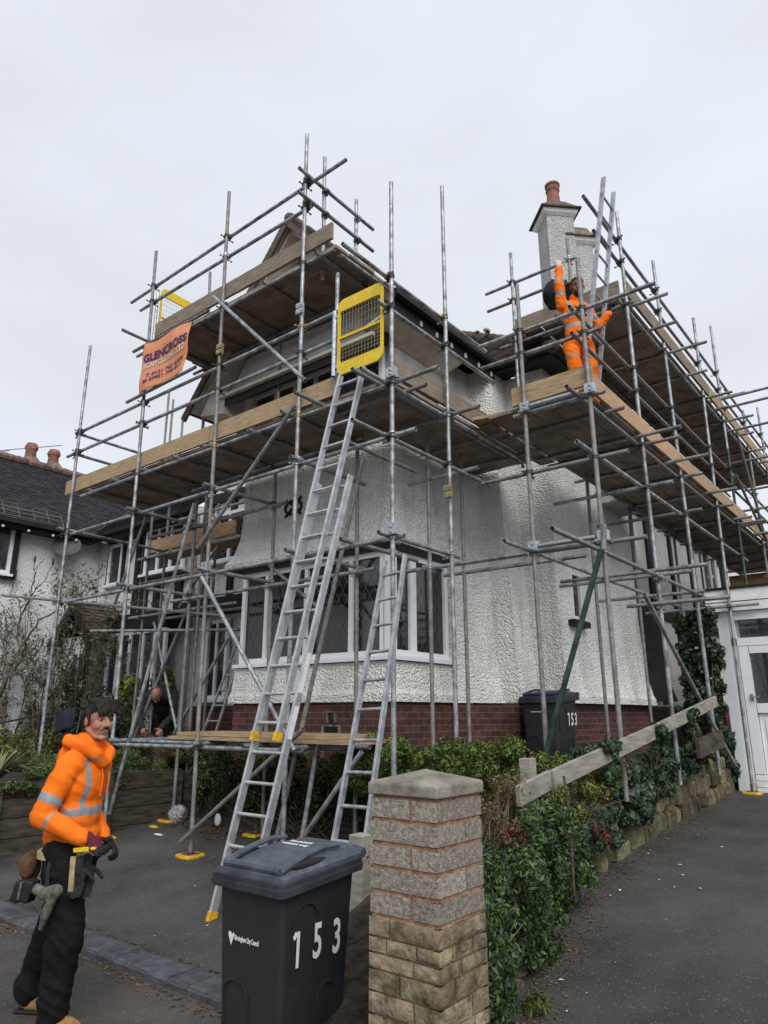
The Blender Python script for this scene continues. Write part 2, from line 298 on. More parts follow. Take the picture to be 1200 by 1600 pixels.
        f = [(k*n+i, k*n+(i+1) % n, (k+1)*n+(i+1) % n, (k+1)*n+i) for k in range(m-1) for i in range(n)]
        v += [p0-d*r0, p1+d*r1]; A, B = len(v)-2, len(v)-1
        f += [(A, (i+1) % n, i) for i in range(n)]+[(B, (m-1)*n+i, (m-1)*n+(i+1) % n) for i in range(n)]
        return s.add(v, f)
    def build(s, name, m, parent=None, smooth=False, bevel=0, **tg):
        me = bpy.data.meshes.new(name); org = ORG[parent.name] if parent else Vector((0, 0, 0))
        va = np.array([tuple(v) for v in s.v], dtype=float)-np.array(org)
        me.from_pydata(va.tolist(), [], s.f)
        for q in (m if isinstance(m, (list, tuple)) else [m]): me.materials.append(q)
        me.polygons.foreach_set('material_index', s.mi)
        if smooth:
            me.polygons.foreach_set('use_smooth', [True]*len(me.polygons))
            me.set_sharp_from_angle(angle=R(40))
        me.update()
        o = bpy.data.objects.new(name, me); C.objects.link(o)
        if parent: o.parent = parent; ORG[o.name] = org
        else: ORG[o.name] = Vector((0, 0, 0))
        if bevel:
            b = o.modifiers.new('bevel', 'BEVEL'); b.width = bevel; b.segments = 2; b.limit_method = 'ANGLE'
        if tg: tag(o, **tg)
        return o
def bake(o):
    dg = bpy.context.evaluated_depsgraph_get(); me = bpy.data.meshes.new_from_object(o.evaluated_get(dg)); o.modifiers.clear(); o.data = me; return o
def organic(name, mb, m, parent, voxel=.01, it=6, wr=0, wf=9, pred=None, tmap=None):
    """one continuous skin over joined limbs (voxel remesh + smoothing), optional cloth wrinkles; pred(center)->material slot"""
    o = mb.build(name, m, parent, smooth=False)
    r = o.modifiers.new('r', 'REMESH'); r.mode = 'VOXEL'; r.voxel_size = voxel; r.use_smooth_shade = True
    s = o.modifiers.new('s', 'SMOOTH'); s.iterations = it; s.factor = .5
    bake(o); me = o.data
    mats = m if isinstance(m, (list, tuple)) else [m]
    me.materials.clear()
    for q in mats: me.materials.append(q)
    if wr:
        nn = [v.normal.copy() for v in me.vertices]
        for v, n in zip(me.vertices, nn):
            p = v.co; q = Vector((p.x*wf*.7, p.y*wf*.7, p.z*wf*1.6))+Vector((0, 0, (p.x+p.y)*wf*.8))
            v.co = p+n*wr*(1-1.7*abs(noise.noise(q))-1.1*abs(noise.noise(q*.45+Vector((3, 1, 2)))))
    if pred:
        for p in me.polygons: p.material_index = pred(p.center)
    me.update(); return o
def txt(name, s, size, m, parent, loc, rot, ext=.001, align='LEFT', sx=1, bold=0):
    cu = bpy.data.curves.new(name, 'FONT'); cu.body = s; cu.size = size; cu.extrude = ext; cu.align_x = align; cu.offset = bold
    o = bpy.data.objects.new(name, cu); C.objects.link(o)
    dg = bpy.context.evaluated_depsgraph_get(); dg.update(); me = bpy.data.meshes.new_from_object(o.evaluated_get(dg))
    bpy.data.objects.remove(o); me.materials.clear(); me.materials.append(m)
    org = ORG[parent.name]
    me.transform(Matrix.Translation(Vector(loc)-org) @ rot.to_4x4() @ Matrix.Diagonal((sx, 1, 1, 1)))
    o = bpy.data.objects.new(name, me); C.objects.link(o); o.parent = parent; ORG[o.name] = org
    return o
RX = Matrix.Rotation(R(90), 3, 'X')              # text facing -Y
RXZ = Matrix.Rotation(R(90), 3, 'Z') @ RX        # text facing +X

def leaves(pos, nrm, size, width=.5, up=.3, curl=.25):
    """pos (n,3), nrm (n,3): one folded pointed leaf at each position"""
    n = len(pos); nrm = nrm+rng.normal(0, .55, (n, 3)); nrm /= np.linalg.norm(nrm, axis=1)[:, None]+1e-9
    t = rng.normal(0, 1, (n, 3)); t[:, 2] -= up; t -= nrm*(t*nrm).sum(1)[:, None]; t /= np.linalg.norm(t, axis=1)[:, None]+1e-9
    b = np.cross(nrm, t); sz = size*(.4+1.25*rng.random(n)**1.3)[:, None]
    v = np.stack([pos-t*sz*.5, pos+b*sz*width*.5+nrm*sz*curl*.4, pos+t*sz*.5, pos-b*sz*width*.5+nrm*sz*curl*.4], 1).reshape(-1, 3)
    return v
def foliage(name, v, m, parent):
    n = len(v)//4; me = bpy.data.meshes.new(name); org = np.array(ORG[parent.name]); v = v-org
    me.vertices.add(4*n); me.vertices.foreach_set('co', v.astype(np.float32).ravel()); me.loops.add(4*n); me.loops.foreach_set('vertex_index', np.arange(4*n, dtype=np.int32))
    me.polygons.add(n); me.polygons.foreach_set('loop_start', np.arange(0, 4*n, 4, dtype=np.int32)); me.polygons.foreach_set('loop_total', np.full(n, 4, dtype=np.int32))
    me.update(); me.validate(); me.materials.append(m); o = bpy.data.objects.new(name, me); C.objects.link(o); o.parent = parent; ORG[o.name] = ORG[parent.name]; return o
def blobpts(blobs, n, shell=.55):
    vol = np.array([b[1][0]*b[1][1]*b[1][2] for b in blobs])**.75; k = rng.choice(len(blobs), n, p=vol/vol.sum())
    c = np.array([b[0] for b in blobs])[k]; r = np.array([b[1] for b in blobs])[k]
    d = rng.normal(0, 1, (n, 3)); d /= np.linalg.norm(d, axis=1)[:, None]; rad = shell+(1-shell)*rng.random(n)**.6
    rad *= 1+.16*np.sin(d[:, 0]*9+k)*np.cos(d[:, 2]*8+k*2)
    return c+d*r*rad[:, None], d
def sub(blobs, n, f=.45):
    """break big lobes into many small uneven clumps"""
    out = []
    for c, r in blobs:
        for i in range(n):
            d = Vector((random.gauss(0, 1), random.gauss(0, 1), random.gauss(0, 1))).normalized()*random.uniform(.35, .85)
            s = random.uniform(.6, 1.2)*f; out.append(((c[0]+d.x*r[0], c[1]+d.y*r[1], c[2]+d.z*r[2]), (r[0]*s, r[1]*s, r[2]*s)))
    return out
def plant(name, label, cat, base, blobs, n, size, m, m2=None, frac=.15, width=.5, stem=.02, ntw=8, clump=10, cf=.4, shell=.35, group=None, up=.3, part='foliage', tw=None):
    t = thing(name, label, cat, base, group=group); bl = sub(blobs, clump, cf) if clump else blobs
    p, d = blobpts(bl, n, shell); 
    k = int(n*(1-frac)) if m2 else n
    foliage(part, leaves(p[:k], d[:k], size, width, up), m, t)
    if m2: foliage(part, leaves(p[k:], d[k:], size, width, up), m2, t)
    if ntw:
        mb = MB(); b0 = Vector(base)
        for i in range(ntw):
            c, r = random.choice(bl); e = Vector(c); s0 = b0+Vector((random.uniform(-1, 1)*abs(e.x-b0.x)*.5, random.uniform(-.05, .05), 0)); mid = s0.lerp(e, .5)+Vector([random.uniform(-.08, .08) for _ in range(3)])
            mb.path([s0, mid, e], stem, 5, stem*.35)
        mb.build('stem', tw or M_bark, t, smooth=True)
    return t
def loft(mb, path, levels, fl=None, ov=None):
    """closed plan outline (CCW) swept through (z, outward offset) levels"""
    n = len(path); nr = []
    for i in range(n):
        a, b, c = Vector(path[i-1]), Vector(path[i]), Vector(path[(i+1) % n])
        n1 = Vector(((b-a).y, -(b-a).x)).normalized(); n2 = Vector(((c-b).y, -(c-b).x)).normalized(); s = n1+n2
        nr.append(s/max(s.length_squared/2, .3))
    v = []
    for z, o in levels:
        for i, p in enumerate(path):
            q = o*(fl[i] if fl else 1)
            if ov and i in ov: v.append((p[0]+ov[i](z), p[1], z))
            else: v.append((p[0]+nr[i].x*q, p[1]+nr[i].y*q, z))
    f = [(k*n+i, k*n+(i+1) % n, (k+1)*n+(i+1) % n, (k+1)*n+i) for k in range(len(levels)-1) for i in range(n)]
    f += [tuple(range(n-1, -1, -1)), tuple(range((len(levels)-1)*n, len(levels)*n))]
    mb.add(v, f)
def lathe(mb, prof, c, n=20, rot=None):
    c = Vector(c); rot = rot or Matrix.Identity(3)
    v = [c+rot @ Vector((r*math.cos(2*math.pi*i/n), r*math.sin(2*math.pi*i/n), z)) for r, z in prof for i in range(n)]
    m = len(prof); mb.add(v, [(k*n+i, k*n+(i+1) % n, (k+1)*n+(i+1) % n, (k+1)*n+i) for k in range(m-1) for i in range(n)]+[tuple(range(n-1, -1, -1)), tuple(range((m-1)*n, m*n))])
def tiles(mb, o, u, up, w, h, gauge=.1, tw=.165, th=.014, clip=None):
    """courses of real plain tiles: o = eave corner, u = along the eave, up = up the slope"""
    o, u, up = Vector(o), Vector(u).normalized(), Vector(up).normalized(); nn = u.cross(up).normalized()
    if nn.z < 0: nn = -nn
    rows = int(h/gauge)
    for k in range(rows):
        x = -(k % 2)*tw/2
        while x < w:
            x1 = min(x+tw-.004, w); x0 = max(x, 0)
            if x1-x0 > .02 and (clip is None or clip((x0+x1)/2, (k+.5)*gauge)):
                j = random.uniform(0, .006); l0 = o+up*(k*gauge)+nn*(th+j); l1 = o+up*((k+1)*gauge+.01)+nn*.003
                a, b, c, d = l0+u*x0, l0+u*x1, l1+u*x1, l1+u*x0
                mb.add([a, b, c, d, a-nn*(th+j), b-nn*(th+j)], [(0, 1, 2, 3), (4, 5, 1, 0), (0, 3, 4), (1, 5, 2)])
            x += tw

# ================================================================== SETTING
def sheet(name, fn, x0, x1, y0, y1, nx, ny, m):
    mb = MB(); v = [(x0+(x1-x0)*i/nx, y0+(y1-y0)*j/ny, 0) for j in range(ny+1) for i in range(nx+1)]
    v = [(x, y, fn(x, y)) for x, y, _ in v]
    mb.add(v, [(j*(nx+1)+i, j*(nx+1)+i+1, (j+1)*(nx+1)+i+1, (j+1)*(nx+1)+i) for j in range(ny) for i in range(nx)])
    o = mb.build(name, m, smooth=True); o['kind'] = 'structure'; return o
sheet('ground', lambda x, y: -.1, -400, 400, -400, 400, 4, 4, M_soil)
sheet('pavement', lambda x, y: .006*noise.noise(Vector((x*2, y*2, 0))), -30, 14, -12, 3.2, 90, 30, M_pave)
def zl(x, y): return .045+.108*max(y-3.4, 0)
sheet('driveway', lambda x, y: zl(x, y)+.008*noise.noise(Vector((x*1.6, y*1.6, 3))), -16, -2.5, 3.3, 6.6, 70, 20, M_asph)
def lerpt(t, xs, ys): return float(np.interp(t, xs, ys))
def zr(x, y): return lerpt(y, [2.2, 4, 5.8, 7, 9, 12, 30], [.012, .12, .40, .49, .55, .6, .8])
sheet('side_driveway', lambda x, y: zr(x, y)+.01*noise.noise(Vector((x*1.4, y*1.4, 7))), -3.1, 8, 2.0, 12.4, 60, 60, M_asph2)
sheet('garden_ground', lambda x, y: .88+.05*noise.noise(Vector((x, y, 1)))-.0*x, -60, -2.95, 6.5, 60, 60, 60, M_soil)
sheet('rear_ground', lambda x, y: .58, -2.95, 60, 12.4, 60, 4, 4, M_soil)

# kerb of blue bricks between pavement and drive
k = thing('brick_kerb', 'low row of dark blue engineering bricks edging the driveway along the pavement', 'kerb', (-6, 3.2, 0))
x = -15.0; mb = MB()
while x < -2.1:
    L_ = .213; h = .055+random.uniform(-.003, .003); y0 = 3.19+random.uniform(-.004, .004)
    mb.prism([(x+.004, y0, -.05), (x+.004, y0, h-.02), (x+.004, y0+.03, h), (x+.004, y0+.215, h+.004), (x+.004, y0+.235, -.05)][::-1], (L_-.008, 0, 0)); x += L_
mb.build('kerb_brick', M_kerb, k); mk = MB(); mk.box(-15, -2.1, 3.2, 3.42, -.06, .045); mk.build('mortar_bed', M_grit, k)
# grit and leaf litter lying along the kerb and wall feet
def scatter(name, n, fn, size, m, kind='stuff', parent=None, flat=True):
    mb = MB()
    for i in range(n):
        x, y, z = fn(); s = size*random.uniform(.4, 1.4); a = random.uniform(0, 6.3); c, d = math.cos(a)*s, math.sin(a)*s; q = random.uniform(.4, .8)
        hh = random.uniform(0, .5)*s
        mb.add([(x-c, y-d, z+.003), (x+d*q, y-c*q, z+.003+hh), (x+c, y+d, z+.006), (x-d*q, y+c*q, z+.006+hh*.6)], [(0, 1, 2, 3)])
    o = mb.build(name, m); o['kind'] = kind; return o
o = scatter('leaf_litter', 900, lambda: (lambda x: (x, 3.17-abs(random.gauss(0, .07)), .004))(random.uniform(-12, -2.2)), .014, L_brn)
def litter2():
    x = random.uniform(-8.3, -4.6); return (x, 6.25-abs(random.gauss(0, .16))*(1.8 if -7.6 < x < -5.8 else 1), zl(x, 6.1)+random.uniform(0, .03)-.015)
scatter('leaf_litter', 900, litter2, .028, L_brn)
WB = [(-1.72, 2.75), (-2.0, 3.2), (-2.3, 4.0), (-2.6, 5.8), (-2.62, 7.0), (-2.72, 9.0), (-2.85, 11.95)]
def wx(y): return lerpt(y, [p[1] for p in WB], [p[0] for p in WB])
def litter3():
    y = 2.9+7*random.random()**1.4; return (wx(y)+.05+abs(random.gauss(0, .13)), y, zr(0, y)+.004)
scatter('leaf_litter', 1000, litter3, .010, L_brn); scatter('grit', 3500, litter3, .008, M_grit)
scatter('pale_litter', 26, lambda: (lambda y: (wx(y)+.1+abs(random.gauss(0, .4)), y, zr(0, y)+.006))(random.uniform(2.9, 8)), .016, M_num)
scatter('pale_litter', 22, lambda: (lambda y, x: (x, y, zl(x, y)+.004))(random.uniform(3.6, 6), random.uniform(-9, -4)), .014, M_num)
scatter('moss', 500, lambda: (lambda x: (x, 3.44+abs(random.gauss(0, .03)), zl(x, 3.44)+.003))(random.uniform(-12, -2.4)), .012, L_dark)

# ================================================================== THE HOUSE
H = thing('rendered_house', 'white pebbledashed detached house on a red brick plinth wrapped in scaffolding', 'house', (-6, 8.5, .9))
FA = [.37, .34, .30, .25, .18, .08, .0]; FB = [.28, .27, .24, .21, .15, .08, .01]
main = [(-11, 8.2), (-5.4, 8.2), (-5.4, 7.77), (-5.08, 7.77), (-5.08, 8.40), (-4.76, 8.45), (-4.76, 8.95), (-4.1, 8.95), (-4.1, 12.1), (-4.5, 12.1), (-4.5, 21), (-11, 21)]
fl = [.3, .0, 0, .35, 1, 1, 1, .8, 1.1, .2, .2, .2]
fa = lambda z: lerpt(z, [1.84, 2.1, 2.6, 3.3, 4.4, 5.5, 7], FA); fb = lambda z: lerpt(z, [1.84, 2.1, 2.6, 3.3, 4.4, 5.5, 7], FB)
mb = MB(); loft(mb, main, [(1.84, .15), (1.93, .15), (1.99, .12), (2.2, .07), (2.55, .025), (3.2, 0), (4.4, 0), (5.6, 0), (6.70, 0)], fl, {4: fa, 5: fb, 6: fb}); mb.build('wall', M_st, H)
mb = MB(); loft(mb, main, [(.6, .03), (1.84, .03)], None, {4: lambda z: .34, 5: lambda z: .25, 6: lambda z: .25}); mb.build('plinth', M_brick, H)
bay = [(-7.83, 6.5), (-5.08, 6.5), (-5.08, 7.768), (-5.08, 8.19), (-7.83, 8.19)]
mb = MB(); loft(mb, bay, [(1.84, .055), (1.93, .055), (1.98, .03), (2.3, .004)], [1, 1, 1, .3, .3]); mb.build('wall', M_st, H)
mb = MB(); loft(mb, bay, [(.6, .0), (1.84, .0)]); mb.build('plinth', M_brick, H)
up = [(-7.83, 6.5), (-5.08, 6.5), (-5.08, 7.768), (-5.08, 8.19), (-7.83, 8.19)]
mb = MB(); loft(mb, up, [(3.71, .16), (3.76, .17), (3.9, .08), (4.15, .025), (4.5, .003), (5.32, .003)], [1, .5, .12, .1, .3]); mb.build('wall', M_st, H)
mb = MB(); loft(mb, up, [(3.63, .06), (3.70, .10)], [1, .6, .2, .1, .3]); mb.build('lintel', M_black, H)
mb = MB(); loft(mb, [(-7.6, 6.72), (-5.3, 6.72), (-5.3, 8.1), (-7.6, 8.1)], [(2.3, 0), (3.65, 0)]); mb.build('wall', M_black, H)
def window(par, o, u, w, h, cols, fr=.06, mul=.05, lead=.145, glass=None, trans=None, sill=True, frame=None, name='window', depth=.06):
    """o = lower left corner seen from outside, u = unit vector along it; outward = u x z"""
    o, u = Vector(o), Vector(u); n = u.cross(Vector((0, 0, 1))); frame = frame or M_white; glass = glass or M_glass
    def P(a, z, d=0): return o+u*a+Vector((0, 0, z))+n*d
    def bar(mb, a0, a1, z0, z1, d0, d1):
        vs = [P(a, z, d) for z in (z0, z1) for d in (d0, d1) for a in (a0, a1)]
        mb.add(vs, [(0, 2, 3, 1), (4, 5, 7, 6), (0, 1, 5, 4), (2, 6, 7, 3), (1, 3, 7, 5), (0, 4, 6, 2)])
    mb = MB(); d = depth
    bar(mb, 0, w, 0, fr, 0, d); bar(mb, 0, w, h-fr, h, 0, d); bar(mb, 0, fr, fr, h-fr, 0, d); bar(mb, w-fr, w, fr, h-fr, 0, d)
    xs = [fr]+[c*w for c in cols]+[w-fr]
    for c in cols: bar(mb, c*w-mul/2, c*w+mul/2, fr, h-fr, 0, d-.003)
    if trans:
        for i in range(len(xs)-1): bar(mb, xs[i]+(mul/2 if i else 0), xs[i+1]-(mul/2 if i < len(xs)-2 else 0), trans*h-mul/2, trans*h+mul/2, 0, d-.006)
    if sill: bar(mb, -.04, w+.04, -.05, -.002, 0, d+.08)
    wo = mb.build(name, frame, par)
    g = MB(); bar(g, fr*.8, w-fr*.8, fr*.8, h-fr*.8, .008, .02); g.build('pane', glass, wo)
    if lead:
        L = MB(); sl = 1.65; t = .0035
        for i in range(len(xs)-1):
            a0, a1, z0, z1 = xs[i]+.02, xs[i+1]-.02, fr, h-fr
            for sg in (1, -1):
                k = -int((h*1.2)/sl/lead)-1
                while k*lead < (a1-a0)+h/sl+lead:
                    pts = []
                    # line z-z0 = sg*sl*(a - a_k)
                    ak = a0+k*lead+(0 if sg > 0 else 0)
                    lo, hi = (ak, ak+(z1-z0)/sl) if sg > 0 else (ak-(0), ak-(z1-z0)/sl)
                    p0, p1 = (lo, z0), (hi, z1)
                    # clip in a
                    da = p1[0]-p0[0]; t0, t1 = 0, 1
                    for lim, s_ in ((a0, 1), (a1, -1)):
                        q0, q1 = s_*(p0[0]-lim), s_*(p1[0]-lim)
                        if q0 < 0 and q1 < 0: t0 = 2
                        elif q0 < 0: t0 = max(t0, q0/(q0-q1))
                        elif q1 < 0: t1 = min(t1, q0/(q0-q1))
                    if t0 < t1 <= 1:
                        A = (p0[0]+da*t0, z0+(z1-z0)*t0); B = (p0[0]+da*t1, z0+(z1-z0)*t1)
                        L.add([P(A[0]-t, A[1], .024), P(A[0]+t, A[1], .024), P(B[0]+t, B[1], .024), P(B[0]-t, B[1], .024)], [(0, 1, 2, 3)])
                    k += 1
        L.build('leading', M_lead, wo)
    return wo
window(H, (-7.80, 6.585, 2.36), (1, 0, 0), 2.70, 1.27, [.185, .47, .76, .945], .07, .06, .135)
window(H, (-5.165, 6.53, 2.36), (0, 1, 0), 1.22, 1.27, [.37], .075, .13, .135, name='window')
mb = MB(); mb.box(-5.19, -5.072, 6.508, 6.60, 2.34, 3.63); mb.build('corner_post', M_white, H)
window(H, (-4.10, 9.3, 2.98), (0, 1, 0), .34, .68, [], .045, .04, .07, sill=False)
mb = MB(); mb.box(-4.1, -3.98, 9.22, 9.74, 2.88, 2.96, .006); mb.build('window_sill', M_black, H)
# entrance bay, door and porch window on the left part of the house
window(H, (-10.62, 8.14, 1.95), (1, 0, 0), .62, 1.4, [.5], .07, .06, .09, name='window')
mb = MB(); mb.box(-9.7, -8.7, 8.1, 8.199, 1.1, 3.3); d = mb.build('door', M_white, H); mb = MB(); mb.box(-9.5, -8.9, 8.08, 8.098, 2.2, 3.1); mb.build('pane', M_glass, d)
mb = MB(); mb.box(-10.95, -8.0, 7.75, 8.199, 3.45, 3.68); mb.build('canopy', M_black, H)
mb = MB()
for x in (-10.9, -10.2, -9.4, -8.5): mb.box(x, x+.13, 8.13, 8.199, 3.7, 5.6)
mb.box(-11, -7.9, 8.12, 8.199, 5.62, 5.8); mb.build('timber_framing', M_black, H)
window(H, (-10.7, 8.14, 4.42), (1, 0, 0), 1.1, .95, [.5], .06, .05, .09)
# iron tie plate on the upper wall
mb = MB(); mb.path([(-6.78+.16*math.cos(a), 6.478, 4.45+.10*math.sin(a)) for a in np.linspace(0, 6.28, 15)], .018, 6)
mb.path([(-6.62, 6.47, 4.58), (-6.75, 6.46, 4.45), (-6.92, 6.47, 4.33)], .018, 6); mb.path([(-6.62, 6.475, 4.33), (-6.75, 6.465, 4.45), (-6.9, 6.475, 4.56)], .018, 6); mb.build('wall_tie', M_black, H, smooth=True)
# air brick + terracotta vent in the plinth
mb = MB(); mb.box(-6.14, -5.84, 6.475, 6.499, 1.56, 1.58); mb.box(-6.14, -6.11, 6.475, 6.499, 1.2, 1.56); mb.box(-5.87, -5.84, 6.475, 6.499, 1.2, 1.56); mb.box(-6.06, -5.92, 6.47, 6.499, 1.72, 1.735); mb.box(-6.06, -6.04, 6.47, 6.499, 1.6, 1.72); mb.box(-5.94, -5.92, 6.47, 6.499, 1.6, 1.72); mb.build('vent_surround', M_mort, H)
mb = MB(); mb.box(-6.10, -5.88, 6.482, 6.499, 1.3, 1.55); mb.box(-6.03, -5.95, 6.482, 6.499, 1.61, 1.71); mb.build('vent', M_black, H)
# first floor under the gable
mb = MB(); mb.box(-7.8, -5.12, 6.56, 8.19, 5.32, 6.75); mb.build('wall', M_whitew, H)
window(H, (-7.72, 6.50, 5.30), (1, 0, 0), 2.55, 1.08, [.2, .36, .52, .68, .84], .06, .06, .09, glass=M_glassm, sill=False)
window(H, (-5.12, 6.62, 5.5), (0, 1, 0), .95, .72, [.33, .66], .05, .05, 0, glass=M_glass, sill=False, frame=M_black)
mb = MB(); mb.prism([(-7.95, 6.06, 6.14), (-7.95, 6.49, 6.41), (-7.95, 6.49, 6.58), (-7.95, 6.06, 6.26)], (2.95, 0, 0)); mb.build('window_hood', M_black, H)
mb = MB(); mb.box(-8.0, -4.98, 6.0, 6.06, 6.265, 6.31); mb.build('hood_trim', M_cream, H)
mb = MB(); mb.prism([(-8.25, 6.42, 6.62), (-4.98, 6.42, 6.62), (-6.6, 6.42, 8.55)], (0, .12, 0)); mb.build('gable', M_whitew, H)
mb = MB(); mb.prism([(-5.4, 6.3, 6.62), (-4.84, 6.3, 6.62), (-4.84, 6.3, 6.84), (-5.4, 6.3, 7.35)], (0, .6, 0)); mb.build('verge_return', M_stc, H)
# roofs: gable roof then hipped main roof
RS = []
def slab(name, quad, th, m, par, nrm=None):
    a, b, c = Vector(quad[0]), Vector(quad[1]), Vector(quad[2]); n = (b-a).cross(c-a).normalized()
    if n.z < 0: n = -n
    mb = MB(); mb.prism([Vector(p)-n*th for p in quad], n*th); return mb.build(name, m, par)
gr = slab('roof', [(-4.70, 6.0, 6.76), (-4.70, 12.5, 6.76), (-6.6, 12.5, 8.79), (-6.6, 6.0, 8.79)], .07, M_black, H)
mb = MB(); tiles(mb, (-4.66, 12.5, 6.72), (0, -1, 0), (-1.9, 0, 2.03), 6.56, 2.8); mb.build('tiles', M_tiler, gr)
gr = slab('roof', [(-8.72, 6.0, 6.27), (-6.6, 6.0, 8.79), (-6.6, 12.5, 8.79), (-8.72, 12.5, 6.27)], .07, M_cream, H)
mb = MB(); tiles(mb, (-8.76, 6.0-.05, 6.23), (0, 1, 0), (2.12, 0, 2.52), 4, 3.3); mb.build('tiles', M_tiler, gr)
mb = MB()
for i in range(18): mb.cap((-6.6, 6.02+i*.36, 8.80), (-6.6, 6.26+i*.36, 8.80), .085, .08, 10)
mb.build('ridge_tiles', M_tiler, H, smooth=True)
mb = MB()
for a, b in (((-4.63, 5.97, 6.62), (-6.6, 5.97, 8.72)), ((-8.79, 5.97, 6.12), (-6.6, 5.97, 8.72))): mb.beam(a, b, .04, .12, (0, 0, 1))
mb.build('bargeboard', M_tiler, H)
mb = MB()
for a, b in (((-4.9, 6.03, 6.86), (-6.6, 6.03, 8.60)), ((-8.55, 6.03, 6.3), (-6.6, 6.03, 8.60))): mb.beam(Vector(a)+Vector((0, .2, 0)), Vector(b)+Vector((0, .2, 0)), .03, .36, (0, 1, 0))
mb.prism([(-8.45, 6.04, 6.12), (-7.9, 6.04, 6.02), (-7.9, 6.04, 6.4), (-8.2, 6.04, 6.5)], (0, .4, 0)); mb.build('verge_soffit', M_cream, H)
mb = MB(); mb.box(-4.74, -4.69, 6.02, 8.55, 6.50, 6.74); mb.box(-4.66, -4.58, 6.0, 8.5, 6.70, 6.78); mb.build('gutter', M_black, H)
mb = MB()
for i in range(6): mb.box(-4.688, -4.67, 6.62+i*.36, 6.66+i*.36, 6.56, 6.63)
mb.build('gutter_bracket', M_cream, H)
mb = MB(); mb.prism([(-4.75, 6.04, 6.52), (-5.11, 6.04, 6.42), (-5.11, 6.04, 6.46), (-4.75, 6.04, 6.56)], (0, 1.72, 0)); mb.build('soffit', M_cream, H)
kk = .87
def ro(x, y): return 6.67+kk*min(y-8.5, -3.7-x)
mr_ = slab('roof', [(-3.7, 8.5, 6.77), (-7.6, 12.4, 6.77+3.9*kk), (-11, 12.4, 6.77+3.9*kk), (-11, 8.5, 6.77)], .07, M_black, H)
mb = MB(); tiles(mb, (-11, 8.45, 6.72), (1, 0, 0), (0, 1, kk), 7.35, 5.3, clip=lambda a, b: a < 7.3-b/math.hypot(1, kk)); mb.build('tiles', M_tiler, mr_)
mr_ = slab('roof', [(-3.7, 8.5, 6.77), (-3.7, 21.4, 6.77), (-7.6, 21.4, 6.77+3.9*kk), (-7.6, 12.4, 6.77+3.9*kk)], .07, M_black, H)
mb = MB(); tiles(mb, (-3.65, 8.5, 6.72), (0, 1, 0), (-1, 0, kk), 9, 5.3, clip=lambda a, b: a > b/math.hypot(1, kk)); mb.build('tiles', M_tiler, mr_)
mb = MB(); mb.box(-11, -3.75, 8.52, 8.56, 6.64, 6.76); mb.box(-3.79, -3.75, 8.565, 21, 6.64, 6.76); mb.box(-5.0, -3.66, 8.42, 8.515, 6.68, 6.77); mb.box(-3.745, -3.66, 8.52, 21, 6.68, 6.77); mb.build('gutter', M_black, H)
mb = MB(); mb.prism([(-5.05, 8.56, 6.71), (-3.80, 8.56, 6.71), (-4.09, 8.94, 6.71), (-5.05, 8.94, 6.71)], (0, 0, .03)); mb.prism([(-3.80, 8.56, 6.71), (-3.80, 21, 6.71), (-4.09, 21, 6.71), (-4.09, 8.94, 6.71)], (0, 0, .03)); mb.build('soffit', M_black, H)
mb = MB()
for i in range(12): t = i*.33; mb.cap((-3.72-t, 8.52+t, 6.75+kk*t), (-3.9-t, 8.7+t, 6.80+kk*(t+.15)), .1, .085, 8)
mb.build('ridge_tiles', M_tiler, H, smooth=True)
# timber framing and recess towards the back
mb = MB()
for y, a in ((12.15, .35), (13.1, .12), (14.1, .3), (15.6, .14), (17.1, .35), (20.0, .3)): mb.box(-4.497, -4.44, y, y+a, 1.9, 6.3)
mb.box(-4.497, -4.42, 12.12, 20.6, 3.55, 3.75); mb.box(-4.497, -4.42, 12.12, 20.6, 5.55, 5.75); mb.build('timber_framing', M_black, H)
window(H, (-4.45, 18.1, 4.6), (0, 1, 0), 1.2, 1.0, [.5], .08, .06, 0, glass=M_glassm)
# flared black corner board at the wall end and the breast below the stacks
mb = MB(); mb.prism([(-4.14, 12.105, 1.9), (-3.62, 12.105, 1.9), (-3.75, 12.105, 2.3), (-3.8, 12.105, 3.4), (-4.14, 12.105, 3.4)], (0, .1, 0)); mb.build('corner_board', M_black, H)
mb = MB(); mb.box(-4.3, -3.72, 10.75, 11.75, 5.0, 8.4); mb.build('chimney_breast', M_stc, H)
R45 = Matrix.Rotation(R(45), 3, 'Z')
def stack(cx, cy, hw, z0, z1, pot):
    mb = MB()
    def sq(h, z): return [Vector((cx, cy, z))+R45 @ Vector((a*h, b*h, 0)) for a, b in ((-1, -1), (1, -1), (1, 1), (-1, 1))]
    def pr(levels, mb):
        v = [p for h, z in levels for p in sq(h, z)]; m = len(levels)
        mb.add(v, [(3, 2, 1, 0), tuple(range(4*m-4, 4*m))]+[(k*4+i, k*4+(i+1) % 4, (k+1)*4+(i+1) % 4, (k+1)*4+i) for k in range(m-1) for i in range(4)])
    pr([(hw, z0), (hw, z1)], mb); c = mb.build('chimney', M_stc, H)
    mb = MB(); pr([(hw+.01, z1-.12), (hw+.06, z1-.07), (hw+.08, z1-.003)], mb); mb.build('cornice', M_whitew, c)
    mb = MB(); pr([(hw+.13, z1), (hw+.13, z1+.03), (hw+.05, z1+.10)], mb); pr([(hw+.05, z1+.10), (hw-.02, z1+.19), (.16, z1+.30)], mb); mb.build('cap', M_mort if not pot else M_tiler, c)
    if pot:
        mb = MB(); lathe(mb, [(.15, z1+.25), (.125, z1+.45), (.115, z1+.60), (.12, z1+.62), (.135, z1+.64), (.135, z1+.66), (.125, z1+.67), (.13, z1+.74), (.145, z1+.75), (.145, z1+.79), (.12, z1+.79), (.11, z1+.6)], (cx, cy, 0)); mb.build('chimney_pot', M_pot, c, smooth=True)
